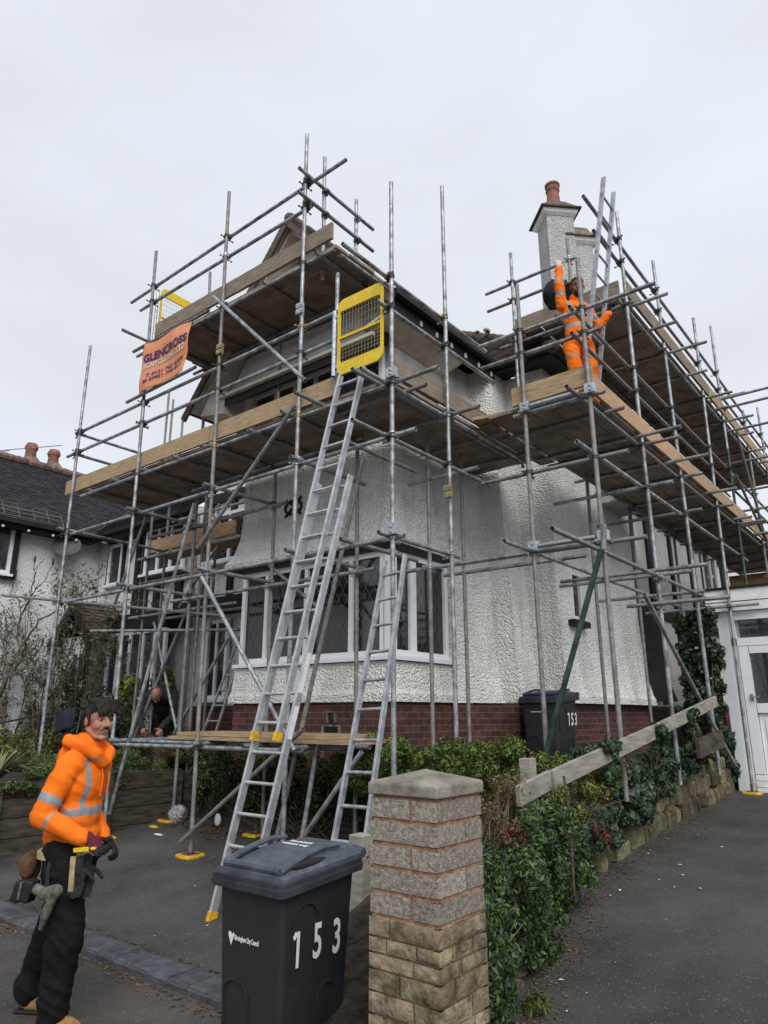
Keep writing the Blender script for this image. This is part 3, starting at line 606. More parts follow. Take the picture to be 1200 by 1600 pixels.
stack(-4.56, 11.0, .26, 7.2, 10.88, True)
stack(-4.30, 11.34, .215, 7.2, 10.36, False)

# ================================================================== NEIGHBOURING HOUSE
Nn = thing('neighbouring_house', 'white pebbledashed house with a dark tiled roof and leaded windows left of the scaffolding', 'house', (-14, 8, .9))
mb = MB(); loft(mb, [(-22, -4), (-14.5, -4), (-14.5, 8.0), (-11.02, 8.0), (-11.02, 18), (-22, 18)], [(.6, 0), (5.62, 0)]); mb.build('wall', M_stn, Nn)
rr = slab('roof', [(-14.15, -4.5, 5.42), (-14.15, 10.2, 5.42), (-17.5, 10.2, 7.78), (-17.5, -4.5, 7.78)], .06, M_black, Nn)
mb = MB(); tiles(mb, (-14.13, 0, 5.40), (0, 1, 0), (-3.35, 0, 2.36), 10.0, 4.12, .105, .17, .02); mb.build('tiles', M_tile, rr)
rr = slab('roof', [(-16, 7.6, 5.42), (-11.02, 7.6, 5.42), (-11.02, 10.9, 7.76), (-17.5, 10.9, 7.76)], .06, M_black, Nn)
mb = MB(); tiles(mb, (-15.6, 7.58, 5.40), (1, 0, 0), (0, 3.3, 2.34), 4.58, 4.0, .105, .17, .02, clip=lambda a, b: a > b*.85-.3); mb.build('tiles', M_tile, rr)
mb = MB()
for i in range(34): mb.cap((-17.5, 0+i*.3, 7.84), (-17.5, .22+i*.3, 7.84), .11, .095, 8)
mb.build('ridge_tiles', M_ridge, Nn, smooth=True); mb = MB()
for i in range(20): mb.cap((-17.4+i*.32, 10.85, 7.83), (-17.17+i*.32, 10.85, 7.83), .11, .095, 8)
mb.build('ridge_tiles', M_ridge, Nn, smooth=True)
mb = MB(); mb.box(-14.18, -14.13, -4.5, 7.6, 5.26, 5.40); mb.box(-14.12, -14.02, -4.5, 7.5, 5.34, 5.42); mb.box(-14.1, -11.03, 7.62, 7.66, 5.26, 5.40); mb.box(-14.1, -11.03, 7.52, 7.61, 5.34, 5.42)
mb.box(-14.49, -14.18, -4.5, 7.7, 5.28, 5.32); mb.box(-14.1, -11.03, 7.66, 7.99, 5.28, 5.32); mb.build('gutter', M_black, Nn)
mb = MB()
for i in range(9): mb.ell((-14.08, 3.2+i*.5, 5.24), (.028, .028, .028), n=8, m=6)
mb.build('bulb_string', M_num, Nn)
window(Nn, (-14.49, 4.75, 4.38), (0, 1, 0), 1.35, .98, [.5], .07, .06, .13, glass=M_glassm, frame=M_white)
mb = MB(); mb.box(-14.495, -14.38, 6.11, 6.2, 4.3, 5.3); mb.box(-14.495, -14.38, 4.66, 6.2, 4.28, 4.36); mb.build('window_surround', M_black, Nn)
window(Nn, (-13.98, 7.98, 4.34), (1, 0, 0), .5, .88, [], .05, .05, 0, glass=M_glassm)
mb = MB(); mb.box(-14.04, -13.99, 7.93, 7.999, 4.28, 5.25); mb.box(-13.46, -13.42, 7.93, 7.999, 4.28, 5.25); mb.build('window_surround', M_black, Nn)
window(Nn, (-12.45, 7.88, 4.38), (1, 0, 0), 1.3, .95, [.33, .66], .06, .05, 0, glass=M_glassm)
mb = MB(); mb.box(-12.95, -12.82, 7.93, 7.999, 3.6, 5.25); mb.box(-12.7, -12.46, 7.93, 7.999, 3.6, 5.3); mb.box(-12.5, -11.1, 7.85, 7.999, 4.18, 4.3); mb.box(-12.2, -12.05, 7.93, 7.999, 3.6, 4.17); mb.box(-11.5, -11.3, 7.93, 7.999, 3.6, 4.17); mb.build('timber_framing', M_black, Nn)
window(Nn, (-13.0, 7.6, 2.0), (1, 0, 0), 1.92, 1.22, [.2, .4, .62, .82], .06, .06, 0, glass=M_glassm)
mb = MB(); mb.box(-13.05, -11.06, 7.5, 7.98, 3.25, 3.55); mb.build('lintel', M_black, Nn)
mb = MB(); mb.box(-13.0, -11.08, 7.68, 7.99, .8, 1.94); mb.build('wall', M_whitew, Nn)
pr_ = slab('porch_roof', [(-13.6, 7.1, 3.85), (-13.6, 7.99, 3.85), (-12.85, 7.99, 3.1), (-12.85, 7.1, 3.1)], .05, M_black, Nn)
mb = MB(); tiles(mb, (-12.82, 7.1, 3.08), (0, 1, 0), (-.75, 0, .77), .88, 1.05, .1, .165, .02); mb.build('tiles', M_tiler, pr_)
pr_ = slab('porch_roof', [(-13.6, 7.1, 3.85), (-13.6, 7.99, 3.85), (-14.4, 7.99, 3.05), (-14.4, 7.1, 3.05)], .05, M_black, Nn)
mb = MB(); mb.beam((-12.85, 7.06, 3.0), (-13.6, 7.06, 3.8), .04, .16); mb.beam((-14.4, 7.06, 3.0), (-13.6, 7.06, 3.8), .04, .16); mb.box(-13.05, -12.95, 7.12, 7.2, 1.0, 3.05); mb.build('porch_frame', M_black, Nn)
mb = MB(); mb.box(-14.3, -13.1, 7.3, 7.36, 1.0, 3.2); mb.build('porch_panel', M_whitew, Nn)
window(Nn, (-13.8, 7.29, 2.2), (1, 0, 0), .6, .7, [.5], .06, .05, 0)
for x, y in ((-17.9, 7.65), (-17.9, 8.25)):
    mb = MB(); lathe(mb, [(.36, 7.3), (.32, 7.95), (.16, 8.15)], (x, y, 0), 4, Matrix.Rotation(R(45), 3, 'Z')); c = mb.build('chimney', M_mort, Nn)
    mb = MB(); lathe(mb, [(.14, 8.1), (.13, 8.3), (.15, 8.33), (.17, 8.38), (.15, 8.45), (.13, 8.5), (.1, 8.5)], (x, y, 0), 12); mb.build('chimney_pot', M_pot, c, smooth=True)
mb = MB(); mb.path([(-20, 5.6, 8.0), (-17, 8.0, 8.35)], .012, 5); mb.path([(-20, 5.5, 7.8), (-17.6, 7.0, 8.05)], .012, 5); mb.build('aerial', M_tubed, Nn)
# snow-guard mesh above the gutter
mb = MB()
for a, b in ((3.6, 6.9), (7.0, 7.0)):
    if b > a:
        for i in range(12): y = a+(b-a)*i/11; mb.beam((-14.08, y, 5.47), (-14.3, y, 5.78), .008, .008)
        for zz in (0, .33, .66, 1): mb.beam((-14.08-.22*zz, a, 5.49+.31*zz), (-14.08-.22*zz, b, 5.49+.31*zz), .01, .01)
mb.build('roof_guard', M_tubed, Nn)
D_ = thing('satellite_dish', 'dark grey satellite dish bolted to the neighbouring white wall', 'satellite dish', (-14.4, 7.1, 5.1))
rd = Vector((.75, -.45, .45)).to_track_quat('Z', 'Y').to_matrix()
mb = MB(); lathe(mb, [(.02, -.06), (.12, -.05), (.23, -.015), (.28, .018), (.275, .026), (.22, -.003), (.12, -.037), (.02, -.047)], (-14.15, 7.05, 5.1), 24, rd); mb.build('dish', M_dish, D_, smooth=True)
mb = MB(); p = Vector((-14.15, 7.05, 5.1)); mb.path([p+rd @ Vector((0, -.34, 0)), p+rd @ Vector((0, -.36, .2)), p+rd @ Vector((0, -.05, .42))], .012, 6); mb.ell(p+rd @ Vector((0, -.03, .42)), (.04, .04, .05)); mb.path([(-14.49, 7.1, 5.0), (-14.2, 7.08, 5.08)], .02, 6); mb.build('arm', M_black, D_)

# ================================================================== GARAGE SIDE BUILDING + FAR HOUSE
G = thing('garage', 'white clad flat roofed garage with net curtained door at the top of the side drive', 'garage', (-1, 12.3, .6))
mb = MB(); mb.box(-2.85, 3, 12.16, 17, .58, 3.3); mb.build('wall', M_whitew, G)
mb = MB(); mb.box(-2.97, 3.1, 12.0, 12.1, 3.26, 3.6); mb.box(-2.97, -2.9, 12.1, 17, 3.26, 3.6); mb.build('fascia', M_whitew, G)
mb = MB(); mb.box(-3.0, 3.1, 11.97, 17, 3.605, 3.64); mb.box(-2.97, 3.1, 11.994, 11.999, 3.40, 3.41); mb.build('roof', M_black, G)
mb = MB(); mb.box(-2.84, -2.68, 12.06, 12.15, .58, 3.25); mb.box(-2.67, 3, 12.06, 12.15, 3.12, 3.25); mb.box(-2.67, 3, 12.06, 12.15, 2.72, 2.84); mb.box(-2.67, -2.6, 12.06, 12.15, .58, 3.12); mb.box(-2.59, -2.45, 12.05, 12.15, .85, 2.71); mb.box(-2.44, -1.7, 12.05, 12.15, 1.72, 1.86); mb.box(-1.69, -1.55, 12.05, 12.15, .85, 2.71); mb.box(-2.44, -1.7, 12.05, 12.15, 2.6, 2.71)
dr = mb.build('door_frame', M_white, G)
mb = MB(); mb.box(-2.44, -1.7, 12.1, 12.14, .85, 1.71); mb.box(-2.36, -1.78, 12.085, 12.1, .93, 1.63); mb.box(-1.54, 3, 12.08, 12.14, .8, 1.8); mb.build('door_panel', M_white, G)
for z in range(3): mb = MB(); mb.box(-2.59, 3, 12.03+.01*z, 12.15, .585+z*.088, .665+z*.088); mb.build('cladding_board', M_whitew, G)
mb = MB(); mb.box(-2.44, -1.7, 12.1, 12.106, 1.87, 2.59); mb.box(-2.55, 2.9, 12.1, 12.106, 2.85, 3.11); mb.box(-1.54, 2.9, 12.1, 12.106, 1.81, 2.71); mb.build('pane', M_cglass, dr)
mb = MB(); n = 260; v = []; 
for i in range(n+1):
    x = -2.55+i*5.4/n; yy = 12.128+.012*math.sin(i*1.05)+.004*math.sin(i*2.7); v += [(x, yy, 1.75), (x, yy, 3.12)]
mb.add(v, [(2*i, 2*i+2, 2*i+3, 2*i+1) for i in range(n)]); mb.build('net_curtain', M_net, G, smooth=True)
mb = MB(); mb.box(-2.5, -2.47, 12.02, 12.05, 1.9, 2.0); mb.beam((-2.485, 12.0, 1.95), (-2.37, 12.0, 1.95), .015, .02); mb.build('door_handle', M_tubed, dr)
F = thing('brick_house', 'distant yellow brick house with a red tiled roof beyond the garage', 'house', (-2, 25, .6))
mb = MB(); mb.box(-9, 7, 25, 31, .4, 6.15); mb.build('wall', M_brickf, F); fr_ = slab('roof', [(-9.3, 24.7, 6.1), (7.3, 24.7, 6.1), (7.3, 28, 7.5), (-9.3, 28, 7.5)], .08, M_ridge, F)
mb = MB(); tiles(mb, (-9, 24.68, 6.1), (1, 0, 0), (0, 3.3, 1.4), 13, 3.5, .14, .22, .03); mb.build('tiles', M_ridge, fr_)
mb = MB(); mb.box(-9.2, 7.2, 24.62, 24.7, 6.02, 6.12); mb.build('gutter', M_whitew, F)

# ================================================================== SCAFFOLDING
S = thing('scaffolding', 'tall grey tube scaffolding with board lifts wrapped round the white house', 'scaffolding', (-5, 6, .5))
STD = []; HOR = []
def std(p0, p1, m=None, r=.0242):
    o = MB().tube(p0, p1, r).build('standard', m or random.choice([M_tube, M_tube, M_tube, M_tubed]), S, smooth=True); STD.append((Vector(p0), Vector(p1), o)); return o
def hor(name, p0, p1, m=None):
    o = MB().tube(p0, p1).build(name, m or random.choice([M_tube, M_tube, M_tubed]), S, smooth=True); HOR.append((Vector(p0), Vector(p1))); return o
def brace(p0, p1, m=None, r=.0242): return MB().tube(p0, p1, r).build('brace', m or M_tube, S, smooth=True)
YF = 5.15
std((-10.36, YF, .95), (-10.41, YF, 7.64)); std((-8.50, YF, .2), (-8.60, YF, 6.1)); std((-8.63, YF+.02, 5.6), (-8.69, YF, 8.69), M_tubed)
std((-6.77, YF, .28), (-6.94, YF, 8.87)); std((-5.36, YF, .28), (-5.36, YF, 6.3)); std((-5.37, YF, 6.3), (-5.39, YF, 8.94)); std((-4.0, YF, .2), (-4.01, YF, 7.43)); std((-4.01, 6.18, .9), (-4.01, 6.19, 8.08))
std((-4.85, 5.21, 4.9), (-4.85, 5.21, 6.65)); std((-5.35, 5.47, 6.9), (-5.35, 5.45, 8.77)); std((-5.35, 6.09, 6.9), (-5.35, 6.09, 8.53)); std((-8.6, 6.2, 6.9), (-8.72, 6.2, 8.9), M_tubed)
for x0, x1, z0, z1 in ((-8.52, -8.52, .3, 7.0), (-6.75, -6.83, .32, 7.05), (-5.3, -5.33, .32, 5.0)): std((x0, 6.15, z0), (x1, 6.15, z1), M_tubed)
std((-4.6, 6.62, .95), (-4.6, 6.62, 5.0), M_tubed); std((-4.6, 7.37, .95), (-4.6, 7.37, 5.0), M_tubed)
std((-3.27, 6.65, .80), (-3.29, 6.65, 6.60)); std((-2.52, 6.65, .95), (-2.53, 6.65, 6.62)); std((-3.72, 9.38, .95), (-3.7, 9.33, 5.1), M_tubed)
std((-4.23, 8.4, 5.0), (-4.23, 8.4, 8.48)); std((-3.32, 8.4, 5.0), (-3.32, 8.4, 8.31), M_tubed)
XR = -2.6
std((XR, 8.5, .95), (XR, 8.45, 8.43)); std((XR, 10.15, .95), (XR, 9.98, 8.5)); std((XR, 11.8, .6), (XR, 12.15, 8.53)); std((XR, 13.35, 3.65), (XR, 13.42, 6.4), M_green); std((XR, 13.42, 6.4), (XR, 13.5, 9.0)); std((XR, 15.5, 3.65), (XR, 15.46, 7.9)); std((XR, 17.3, 3.65), (XR, 17.34, 8.64)); std((XR, 19.2, 3.65), (XR, 19.2, 8.5))
for y, zt in ((11.2, 5.3), (13.5, 7.0), (15.5, 7.0), (17.3, 7.0)): std((-3.75, y, .95), (-3.75, y, zt), M_tubed)
for x, y, z0, z1 in ((-10.85, 6.9, .9, 5.4), (-10.5, 7.0, .9, 5.3), (-9.45, 7.0, .9, 5.1), (-10.85, 7.9, .9, 5.4), (-9.0, 7.6, .9, 5.4), (-9.75, 7.5, .9, 5.3), (-9.1, 6.75, .9, 5.5)): std((x, y, z0), (x, y, z1), M_tubed)
for x, z in ((-12.08, 8.35), (-11.9, 8.06), (-11.5, 7.6)): std((x, 8.0-.2, 5.9), (x, 8.0-.2, z), M_tubed)
yl = YF+.05
for z, a, b in ((1.33, -8.74, -5.15), (3.32, -10.6, -3.9), (4.38, -10.5, -3.75), (4.965, -10.2, -3.47), (6.11, -10.4, -4.78), (5.76, -10.8, -4.82), (6.98, -9.0, -4.9), (7.80, -9.05, -5.3)):
    hor('ledger' if z < 5.2 or z == 6.98 else 'guard_rail', (a, yl, z), (b, yl, z+.02), M_tube)
hor('guard_rail', (-9.35, yl, 8.06), (-4.74, yl, 8.2)); hor('ledger', (-6.6, 5.42, 1.40), (-4.5, 5.42, 1.40)); hor('ledger', (-8.6, 5.28, 1.38), (-6.75, 5.28, 1.38)); hor('ledger', (-8.6, 6.1, 4.965), (-5.2, 6.1, 4.965)); hor('ledger', (-8.8, 6.1, 6.98), (-5.0, 6.1, 6.98), M_tubed)
hor('ledger', (-8.9, 6.1, 3.3), (-5.0, 6.1, 3.3)); hor('ledger', (-9.4, 6.1, 1.33), (-4.9, 6.1, 1.33))
hor('ledger', (-9.6, 6.1, 4.38), (-6.5, 6.1, 4.38), M_tubed)
for z, y0, y1 in ((3.36, 5.0, 6.42), (4.38, 4.6, 7.15), (4.965, 4.72, 8.25), (6.22, 4.42, 7.2), (5.85, 4.95, 7.35)): hor('ledger' if z < 5 else 'guard_rail', (-4.06, y0, z), (-4.06, y1, z), M_tube if z > 5 else None)
for z, a, b in ((3.40, -3.20, -2.58), (5.0, -3.2, -2.62)): MB().tube((a, 6.62, z), (b, 6.62, z), .026).build('fixing_tube', M_coupz, S, smooth=True)
for x, z in ((-3.28, 3.40), (-2.52, 3.40), (-3.28, 5.0), (-2.52, 5.0), (-4.0, 3.40), (-6.84, 3.4), (-4.0, 5.05)):
    yy = 6.62 if x > -3.5 else 5.12; f_ = MB(); f_.box(x-.04, x+.07, yy-.035, yy+.035, z-.055, z+.055); f_.cyl((x+.02, yy-.06, z+.02), (x+.02, yy-.03, z+.02), .012, n=6); f_.cyl((x+.02, yy-.06, z-.03), (x+.02, yy-.03, z-.03), .012, n=6); f_.build('beam_clamp', M_coupz, S, bevel=.004)
for z, a, b in ((3.36, -5.0, -2.45), (4.25, -3.9, -2.2), (4.96, -3.45, -2.38), (6.0, -3.86, -1.75), (5.7, -3.84, -2.35)): hor('ledger' if z < 5 else 'guard_rail', (a, 6.70, z), (b, 6.70, z))
hor('ledger', (-5.0, 6.95, 3.42), (-2.2, 7.0, 3.42)); hor('ledger', (-3.7, 8.2, 3.3), (-1.95, 8.2, 3.3))
for z, y0, y1, x in ((3.36, 6.05, 12.1, -3.3), (3.26, 5.55, 10.25, -2.55), (4.4, 6.5, 14.0, -2.65), (4.965, 6.35, 19.5, -2.65), (6.03, 6.6, 13.5, -2.65), (6.03, 13.3, 19.4, -2.66), (5.70, 6.6, 19, -2.65), (6.965, 8.2, 18.6, -2.65), (7.99, 7.35, 14.5, -2.65), (7.97, 14.3, 18.5, -2.66), (7.63, 7.6, 18.6, -2.65), (4.965, 8.6, 19, -3.7), (6.965, 9, 18.6, -3.7)): hor('ledger' if z < 5.2 or 6.9 < z < 7 else 'guard_rail', (x, y0, z), (x, y1, z))
for z, a, b in ((7.98, -4.72, -3.25), (7.67, -4.7, -3.4), (6.965, -4.5, -2.5)): hor('guard_rail', (a, 8.45, z), (b, 8.45, z))
for z in (8.2, 7.85): hor('guard_rail', (-5.30, 4.95, z+.02), (-5.30, 6.40, z))
hor('ledger', (-4.9, 5.3, 6.98), (-4.9, 6.5, 6.98)); hor('ledger', (-12.7, 5.3, 3.68), (-8.1, 6.4, 3.06)); hor('ledger', (-10.42, 5.0, 4.45), (-10.42, 7.4, 4.42)); hor('guard_rail', (-10.42, 5.1, 6.05), (-10.42, 7.0, 6.05)); hor('guard_rail', (-10.42, 5.1, 5.70), (-10.42, 6.7, 5.70))
hor('ledger', (-11.2, 6.85, 3.32), (-8.3, 6.85, 3.32)); hor('ledger', (-11.1, 7.45, 3.36), (-8.3, 7.45, 3.36)); hor('ledger', (-11.1, 6.85, 4.35), (-8.3, 6.85, 4.35)); hor('ledger', (-11.1, 7.5, 5.2), (-8.3, 7.5, 5.2)); hor('ledger', (-11.0, 6.95, 5.3), (-8.4, 6.95, 5.3)); hor('ledger', (-10.9, 6.0, 3.0), (-8.5, 7.6, 3.0)); hor('ledger', (-10.95, 6.85, 3.9), (-8.35, 6.85, 3.9))
# transoms
for x in (-9.95, -9.2, -8.45, -7.7, -6.98, -6.2, -5.5): hor('transom', (x, 5.10+random.uniform(0, .05)-(.12 if x == -5.5 else 0), 5.015), (x, 6.33, 5.015), M_tubed)
for x in (-5.02, -4.2): hor('transom', (x, 4.75, 5.015), (x, 8.2, 5.015), M_tubed)
for y in (5.45, 6.25, 7.1, 7.9): hor('transom', (-5.03, y, 4.99), (-3.72+random.uniform(-.1, .1), y, 4.99), M_tubed)
for x in (-8.45, -7.6, -6.85, -6.1, -5.15): hor('transom', (x, 5.11+random.uniform(0, .05), 7.03), (x, 6.3, 7.03), M_tubed)
hor('transom', (-8.62, 4.7, 7.07), (-8.62, 5.3, 7.07), M_tubed)
for x in (-8.45, -6.75, -5.9, -5.2): hor('transom', (x, 5.05, 1.385), (x, 6.3, 1.385), M_tube)
for x in (-8.55, -6.85, -5.33, -4.55): hor('transom', (x, 5.0, 3.37), (x, 6.3, 3.37)); hor('transom', (x, 5.02, 4.43), (x, 6.3, 4.43), M_tubed)
for y in (7.35, 8.3, 8.62, 9.5, 10.25, 11.3, 12.2, 13.2, 13.6, 14.6, 15.6, 16.5, 17.4, 18.3): hor('transom', (-3.95, y, 5.015), (-2.3+random.uniform(-.12, .25), y, 5.015), random.choice([M_tube, M_tubed]))
for y in (8.62, 9.4, 10.25, 11.2, 12.3, 12.9, 13.6, 14.5, 15.6, 16.5, 17.4): hor('transom', (-3.9, y, 7.015), (-2.25+random.uniform(-.15, .2), y, 7.015), random.choice([M_tube, M_tubed]))
for x in (-4.1, -3.5): hor('transom', (x, 8.2, 7.01), (x, 9.5, 7.01), M_tubed)
for y, z in ((8.6, 3.32), (9.9, 3.28), (11.9, 3.32), (8.6, 4.45), (10.1, 4.45)): hor('transom', (-3.9, y, z), (-2.35+random.uniform(-.2, .2), y, z))
hor('transom', (-2.97, 8.42, 2.95), (-1.82, 8.42, 2.95)); hor('transom', (-4.9, 6.62, 4.43), (-3.9, 6.62, 4.43)); hor('transom', (-4.9, 7.37, 3.4), (-3.0, 7.37, 3.4))
for y, z, a, b in ((13.3, 7.35, -2.9, .6), (13.4, 7.2, -2.9, -.9), (13.9, 6.92, -2.9, .8), (14.6, 6.5, -2.9, .8), (15.3, 6.1, -2.8, .8), (13.6, 7.5, -2.9, -2.2), (14.6, 5.5, -2.8, .6), (15.5, 5.2, -2.8, .6), (15.8, 4.9, -2.8, .6), (16.2, 4.45, -2.8, .6), (13.7, 5.0, -2.9, -1.7)): hor('transom', (a, y, z), (b, y, z), M_tubed)
std((-1.75, 15.5, 3.64), (-1.75, 15.5, 6.6), M_tubed); std((-1.6, 13.5, 3.64), (-1.75, 13.5, 5.4)); std((-1.2, 17.3, 3.64), (-1.2, 17.3, 8), M_tubed)
# braces
brace((-8.6, 5.26, .5), (-7.40, 5.30, 4.35)); brace((-6.97, 5.09, 3.64), (-5.36, 5.09, 5.08), M_tubed); brace((-6.83, 5.08, 3.27), (-5.15, 5.06, 1.36)); brace((-6.86, 5.08, .38), (-5.10, 5.12, 1.56), M_tubed)
brace((-7.03, 5.08, 7.17), (-5.18, 5.07, 5.32)); brace((-4.50, 5.3, 1.36), (-5.30, 5.3, .48)); brace((-4.77, 5.6, 4.44), (-5.81, 5.45, .32), M_tubed); brace((-5.3, 5.3, .3), (-5.15, 5.4, 1.5))
b = brace((-2.49, 6.58, 3.34), (-3.32, 6.58, 1.15), M_green, .028); brace((-2.47, 6.57, 3.5), (-2.50, 6.58, 3.25), M_tubed, .0285)
brace((-2.5, 7.65, 2.95), (-2.5, 10.55, 1.05)); brace((XR+.05, 14.2, 7.0), (XR+.05, 16.3, 4.0), M_tubed); brace((XR+.06, 13.5, 5.9), (XR+.06, 16, 4.9), M_tubed)
brace((-10.9, 6.84, .95), (-9.5, 6.84, 3.35)); brace((-9.4, 6.9, 1.0), (-10.5, 6.9, 3.2)); brace((-8.3, 6.8, 2.9), (-9.9, 6.8, 1.0)); brace((-10.1, 6.3, 4.85), (-10.8, 6.3, 3.4)); brace((-9.9, 7.4, 5.2), (-8.8, 7.4, 4.2), M_tubed); brace((-8.9, 6.95, 4.4), (-9.9, 6.95, 3.4)); brace((-6.9, 6.2, 3.6), (-5.9, 6.2, 2.9), M_tubed)
# couplers wherever a standard meets a horizontal
def coupler_mesh(m, big=False):
    mb = MB(); h = .028
    for z0 in (-.022, .006): 
        lathe(mb, [(.0255, z0), (.033, z0), (.033, z0+.016), (.0255, z0+.016)], (0, 0, 0), 12)
    mb.box(-.036, .036, .024, .04, -.026, .026); mb.box(-.058, -.030, -.013, .013, -.02, .02); mb.cyl((-.05, -.05, 0), (-.05, .045, 0), .0065, n=6); mb.cyl((-.05, -.062, 0), (-.05, -.046, 0), .013, n=6)
    RYM = Matrix.Rotation(R(90), 3, 'Y'); lathe(mb, [(.0255, -.024), (.033, -.024), (.033, .024), (.0255, .024)], (0, .05, 0), 12, RYM)
    mb.box(-.013, .013, .04, .062, -.056, -.03); mb.cyl((0, .02, -.05), (0, .10, -.05), .0065, n=6); mb.cyl((0, .095, -.05), (0, .112, -.05), .013, n=6)
    o = mb.build('coupler', m, S); return o
protos = [coupler_mesh(M_coup), coupler_mesh(M_coupz), coupler_mesh(M_coupy)]
for q in protos: q.data.transform(Matrix.Translation(ORG[S.name]))
cps = []
for a0, a1, so_ in STD:
    da = (a1-a0); la = da.length; da = da/la
    for b0, b1 in HOR:
        db = (b1-b0); lb = db.length; db = db/lb; wv = a0-b0; bb = da.dot(db); den = 1-bb*bb
        if den < .5: continue
        s_ = (bb*db.dot(wv)-da.dot(wv))/den; t_ = (db.dot(wv)-bb*da.dot(wv))/den
        if 0 < s_ < la and 0 < t_ < lb:
            pa, pb = a0+da*s_, b0+db*t_; dd = (pb-pa)
            if .02 < dd.length < .09:
                y = dd.normalized(); z = da; x = y.cross(z).normalized(); M = Matrix((x, y, z)).transposed().to_4x4(); M.translation = pa; cps.append(((pa-Vector((0, 0, 1.7))).length, pa, M))
cps.sort(key=lambda c: c[0]); first = set(); far = MB(); used_p = [False]*3
for i, (dist, pa, M) in enumerate(cps):
    rr_ = random.random(); pi = 1 if (rr_ < .18 or (abs(pa.z-3.34) < .12 and pa.y < 7 and pa.x > -7.2)) else (2 if rr_ < .28 else 0)
    P_ = protos[pi]; M2 = M.copy(); M2.translation = pa-ORG[S.name]
    if i < 98:
        if not used_p[pi]: o = P_; used_p[pi] = True
        else: o = P_.copy(); C.objects.link(o); o.parent = S
        o.matrix_local = M2
    else:
        far.add([M @ v.co for v in P_.data.vertices], [tuple(p.vertices) for p in P_.data.polygons])
for i, q in enumerate(protos):
    if not used_p[i]: bpy.data.objects.remove(q)
if far.v: fo = far.build('coupler', M_coup, S); fo['kind'] = 'stuff'
# joint clamps on the standards
for p in ((-5.37, 5.15, 6.35), (-6.86, 5.15, 6.33), (-4.01, 6.18, 4.05)):
    mb = MB(); p = Vector(p); lathe(mb, [(.026, -.075), (.034, -.075), (.034, .075), (.026, .075)], p, 12)
    for dz in (-.04, .04): mb.box(p.x-.055, p.x+.055, p.y-.045, p.y-.028, p.z+dz-.03, p.z+dz+.03); mb.cyl((p.x-.03, p.y-.055, p.z+dz), (p.x-.03, p.y-.03, p.z+dz), .011, n=6); mb.cyl((p.x+.03, p.y-.055, p.z+dz), (p.x+.03, p.y-.03, p.z+dz), .011, n=6)
    mb.build('sleeve_clamp', random.choice([M_coupy, M_coupz]), S)
# boards
def boards(axis, a0, a1, c0, cnt, z, m=M_board, L=3.9, wd=.225, gap=.012, th=.038, jit=.05):
    for i in range(cnt):
        c = c0+i*(wd+gap); a = a0-random.uniform(0, jit); 
        cuts = [a]; nx = a+L*random.uniform(.55, 1)
        while nx < a1-.4: cuts.append(nx); nx += L
        cuts.append(a1+random.uniform(0, jit))
        for k in range(len(cuts)-1):
            dz = random.uniform(0, .004); mb = MB(); g = .008
            if axis == 'x': mb.box(cuts[k]+g, cuts[k+1]-g, c, c+wd, z+dz, z+dz+th, .002)
            else: mb.box(c, c+wd, cuts[k]+g, cuts[k+1]-g, z+dz, z+dz+th, .002)
            mb.build('scaffold_board', m, S)
boards('x', -10.35, -5.05, 5.235, 5, 5.043); boards('y', 5.25, 8.35, -5.02, 4, 5.043); boards('y', 6.745, 19, -3.80, 5, 5.043, jit=.002); boards('y', 6.95, 8.6, -4.06, 1, 5.045)
boards('x', -8.62, -4.92, 5.235, 5, 7.057); boards('y', 8.42, 18.4, -3.80, 5, 7.043); boards('y', 8.42, 9.6, -4.3, 2, 7.043)
boards('x', -7.42, -4.7, 5.26, 3, 1.415, M_toe, jit=.1); boards('x', -7.36, -5.0, 5.30, 3, 1.459, M_toe, jit=.15); boards('x', -10.85, -8.55, 6.95, 2, 4.40, M_toe3)
def toe(p0, p1, m, h=.225, t=.038): return MB().beam(p0, p1, t, h).build('toe_board', m, S)
toe((-10.7, 5.21, 5.19), (-7.05, 5.21, 5.20), M_toe); toe((-7.03, 5.21, 5.195), (-4.80, 5.21, 5.205), M_toe)
toe((-8.55, 5.21, 7.26), (-6.7, 5.21, 7.27), M_toe2); toe((-6.69, 5.21, 7.265), (-4.95, 5.21, 7.29), M_toe2)
toe((-4.10, 5.24, 5.24), (-4.10, 7.2, 5.24), M_toe2, .22); toe((-3.46, 6.71, 5.20), (-2.50, 6.71, 5.205), M_toe); toe((-2.585, 6.80, 5.19), (-2.585, 10.05, 5.19), M_toe3); toe((-2.585, 10.07, 5.19), (-2.585, 13.9, 5.19), M_toe); toe((-2.585, 13.92, 5.19), (-2.585, 19.2, 5.19), M_toe)
toe((-4.22, 8.40, 7.20), (-2.66, 8.40, 7.21), M_toe2); toe((-2.585, 8.45, 7.20), (-2.585, 12.4, 7.20), M_toe2); toe((-2.585, 12.42, 7.20), (-2.585, 18.4, 7.20), M_toe); toe((-10.85, 6.93, 4.56), (-8.55, 6.93, 4.56), M_toe3)
MB().beam((-4.05, 6.85, 5.11), (-3.25, 7.1, 5.14), .225, .038).build('scaffold_board', M_toe, S); MB().beam((-4.2, 8.0, 5.2), (-3.3, 8.0, 5.2), .038, .22).build('toe_board', M_toe, S)
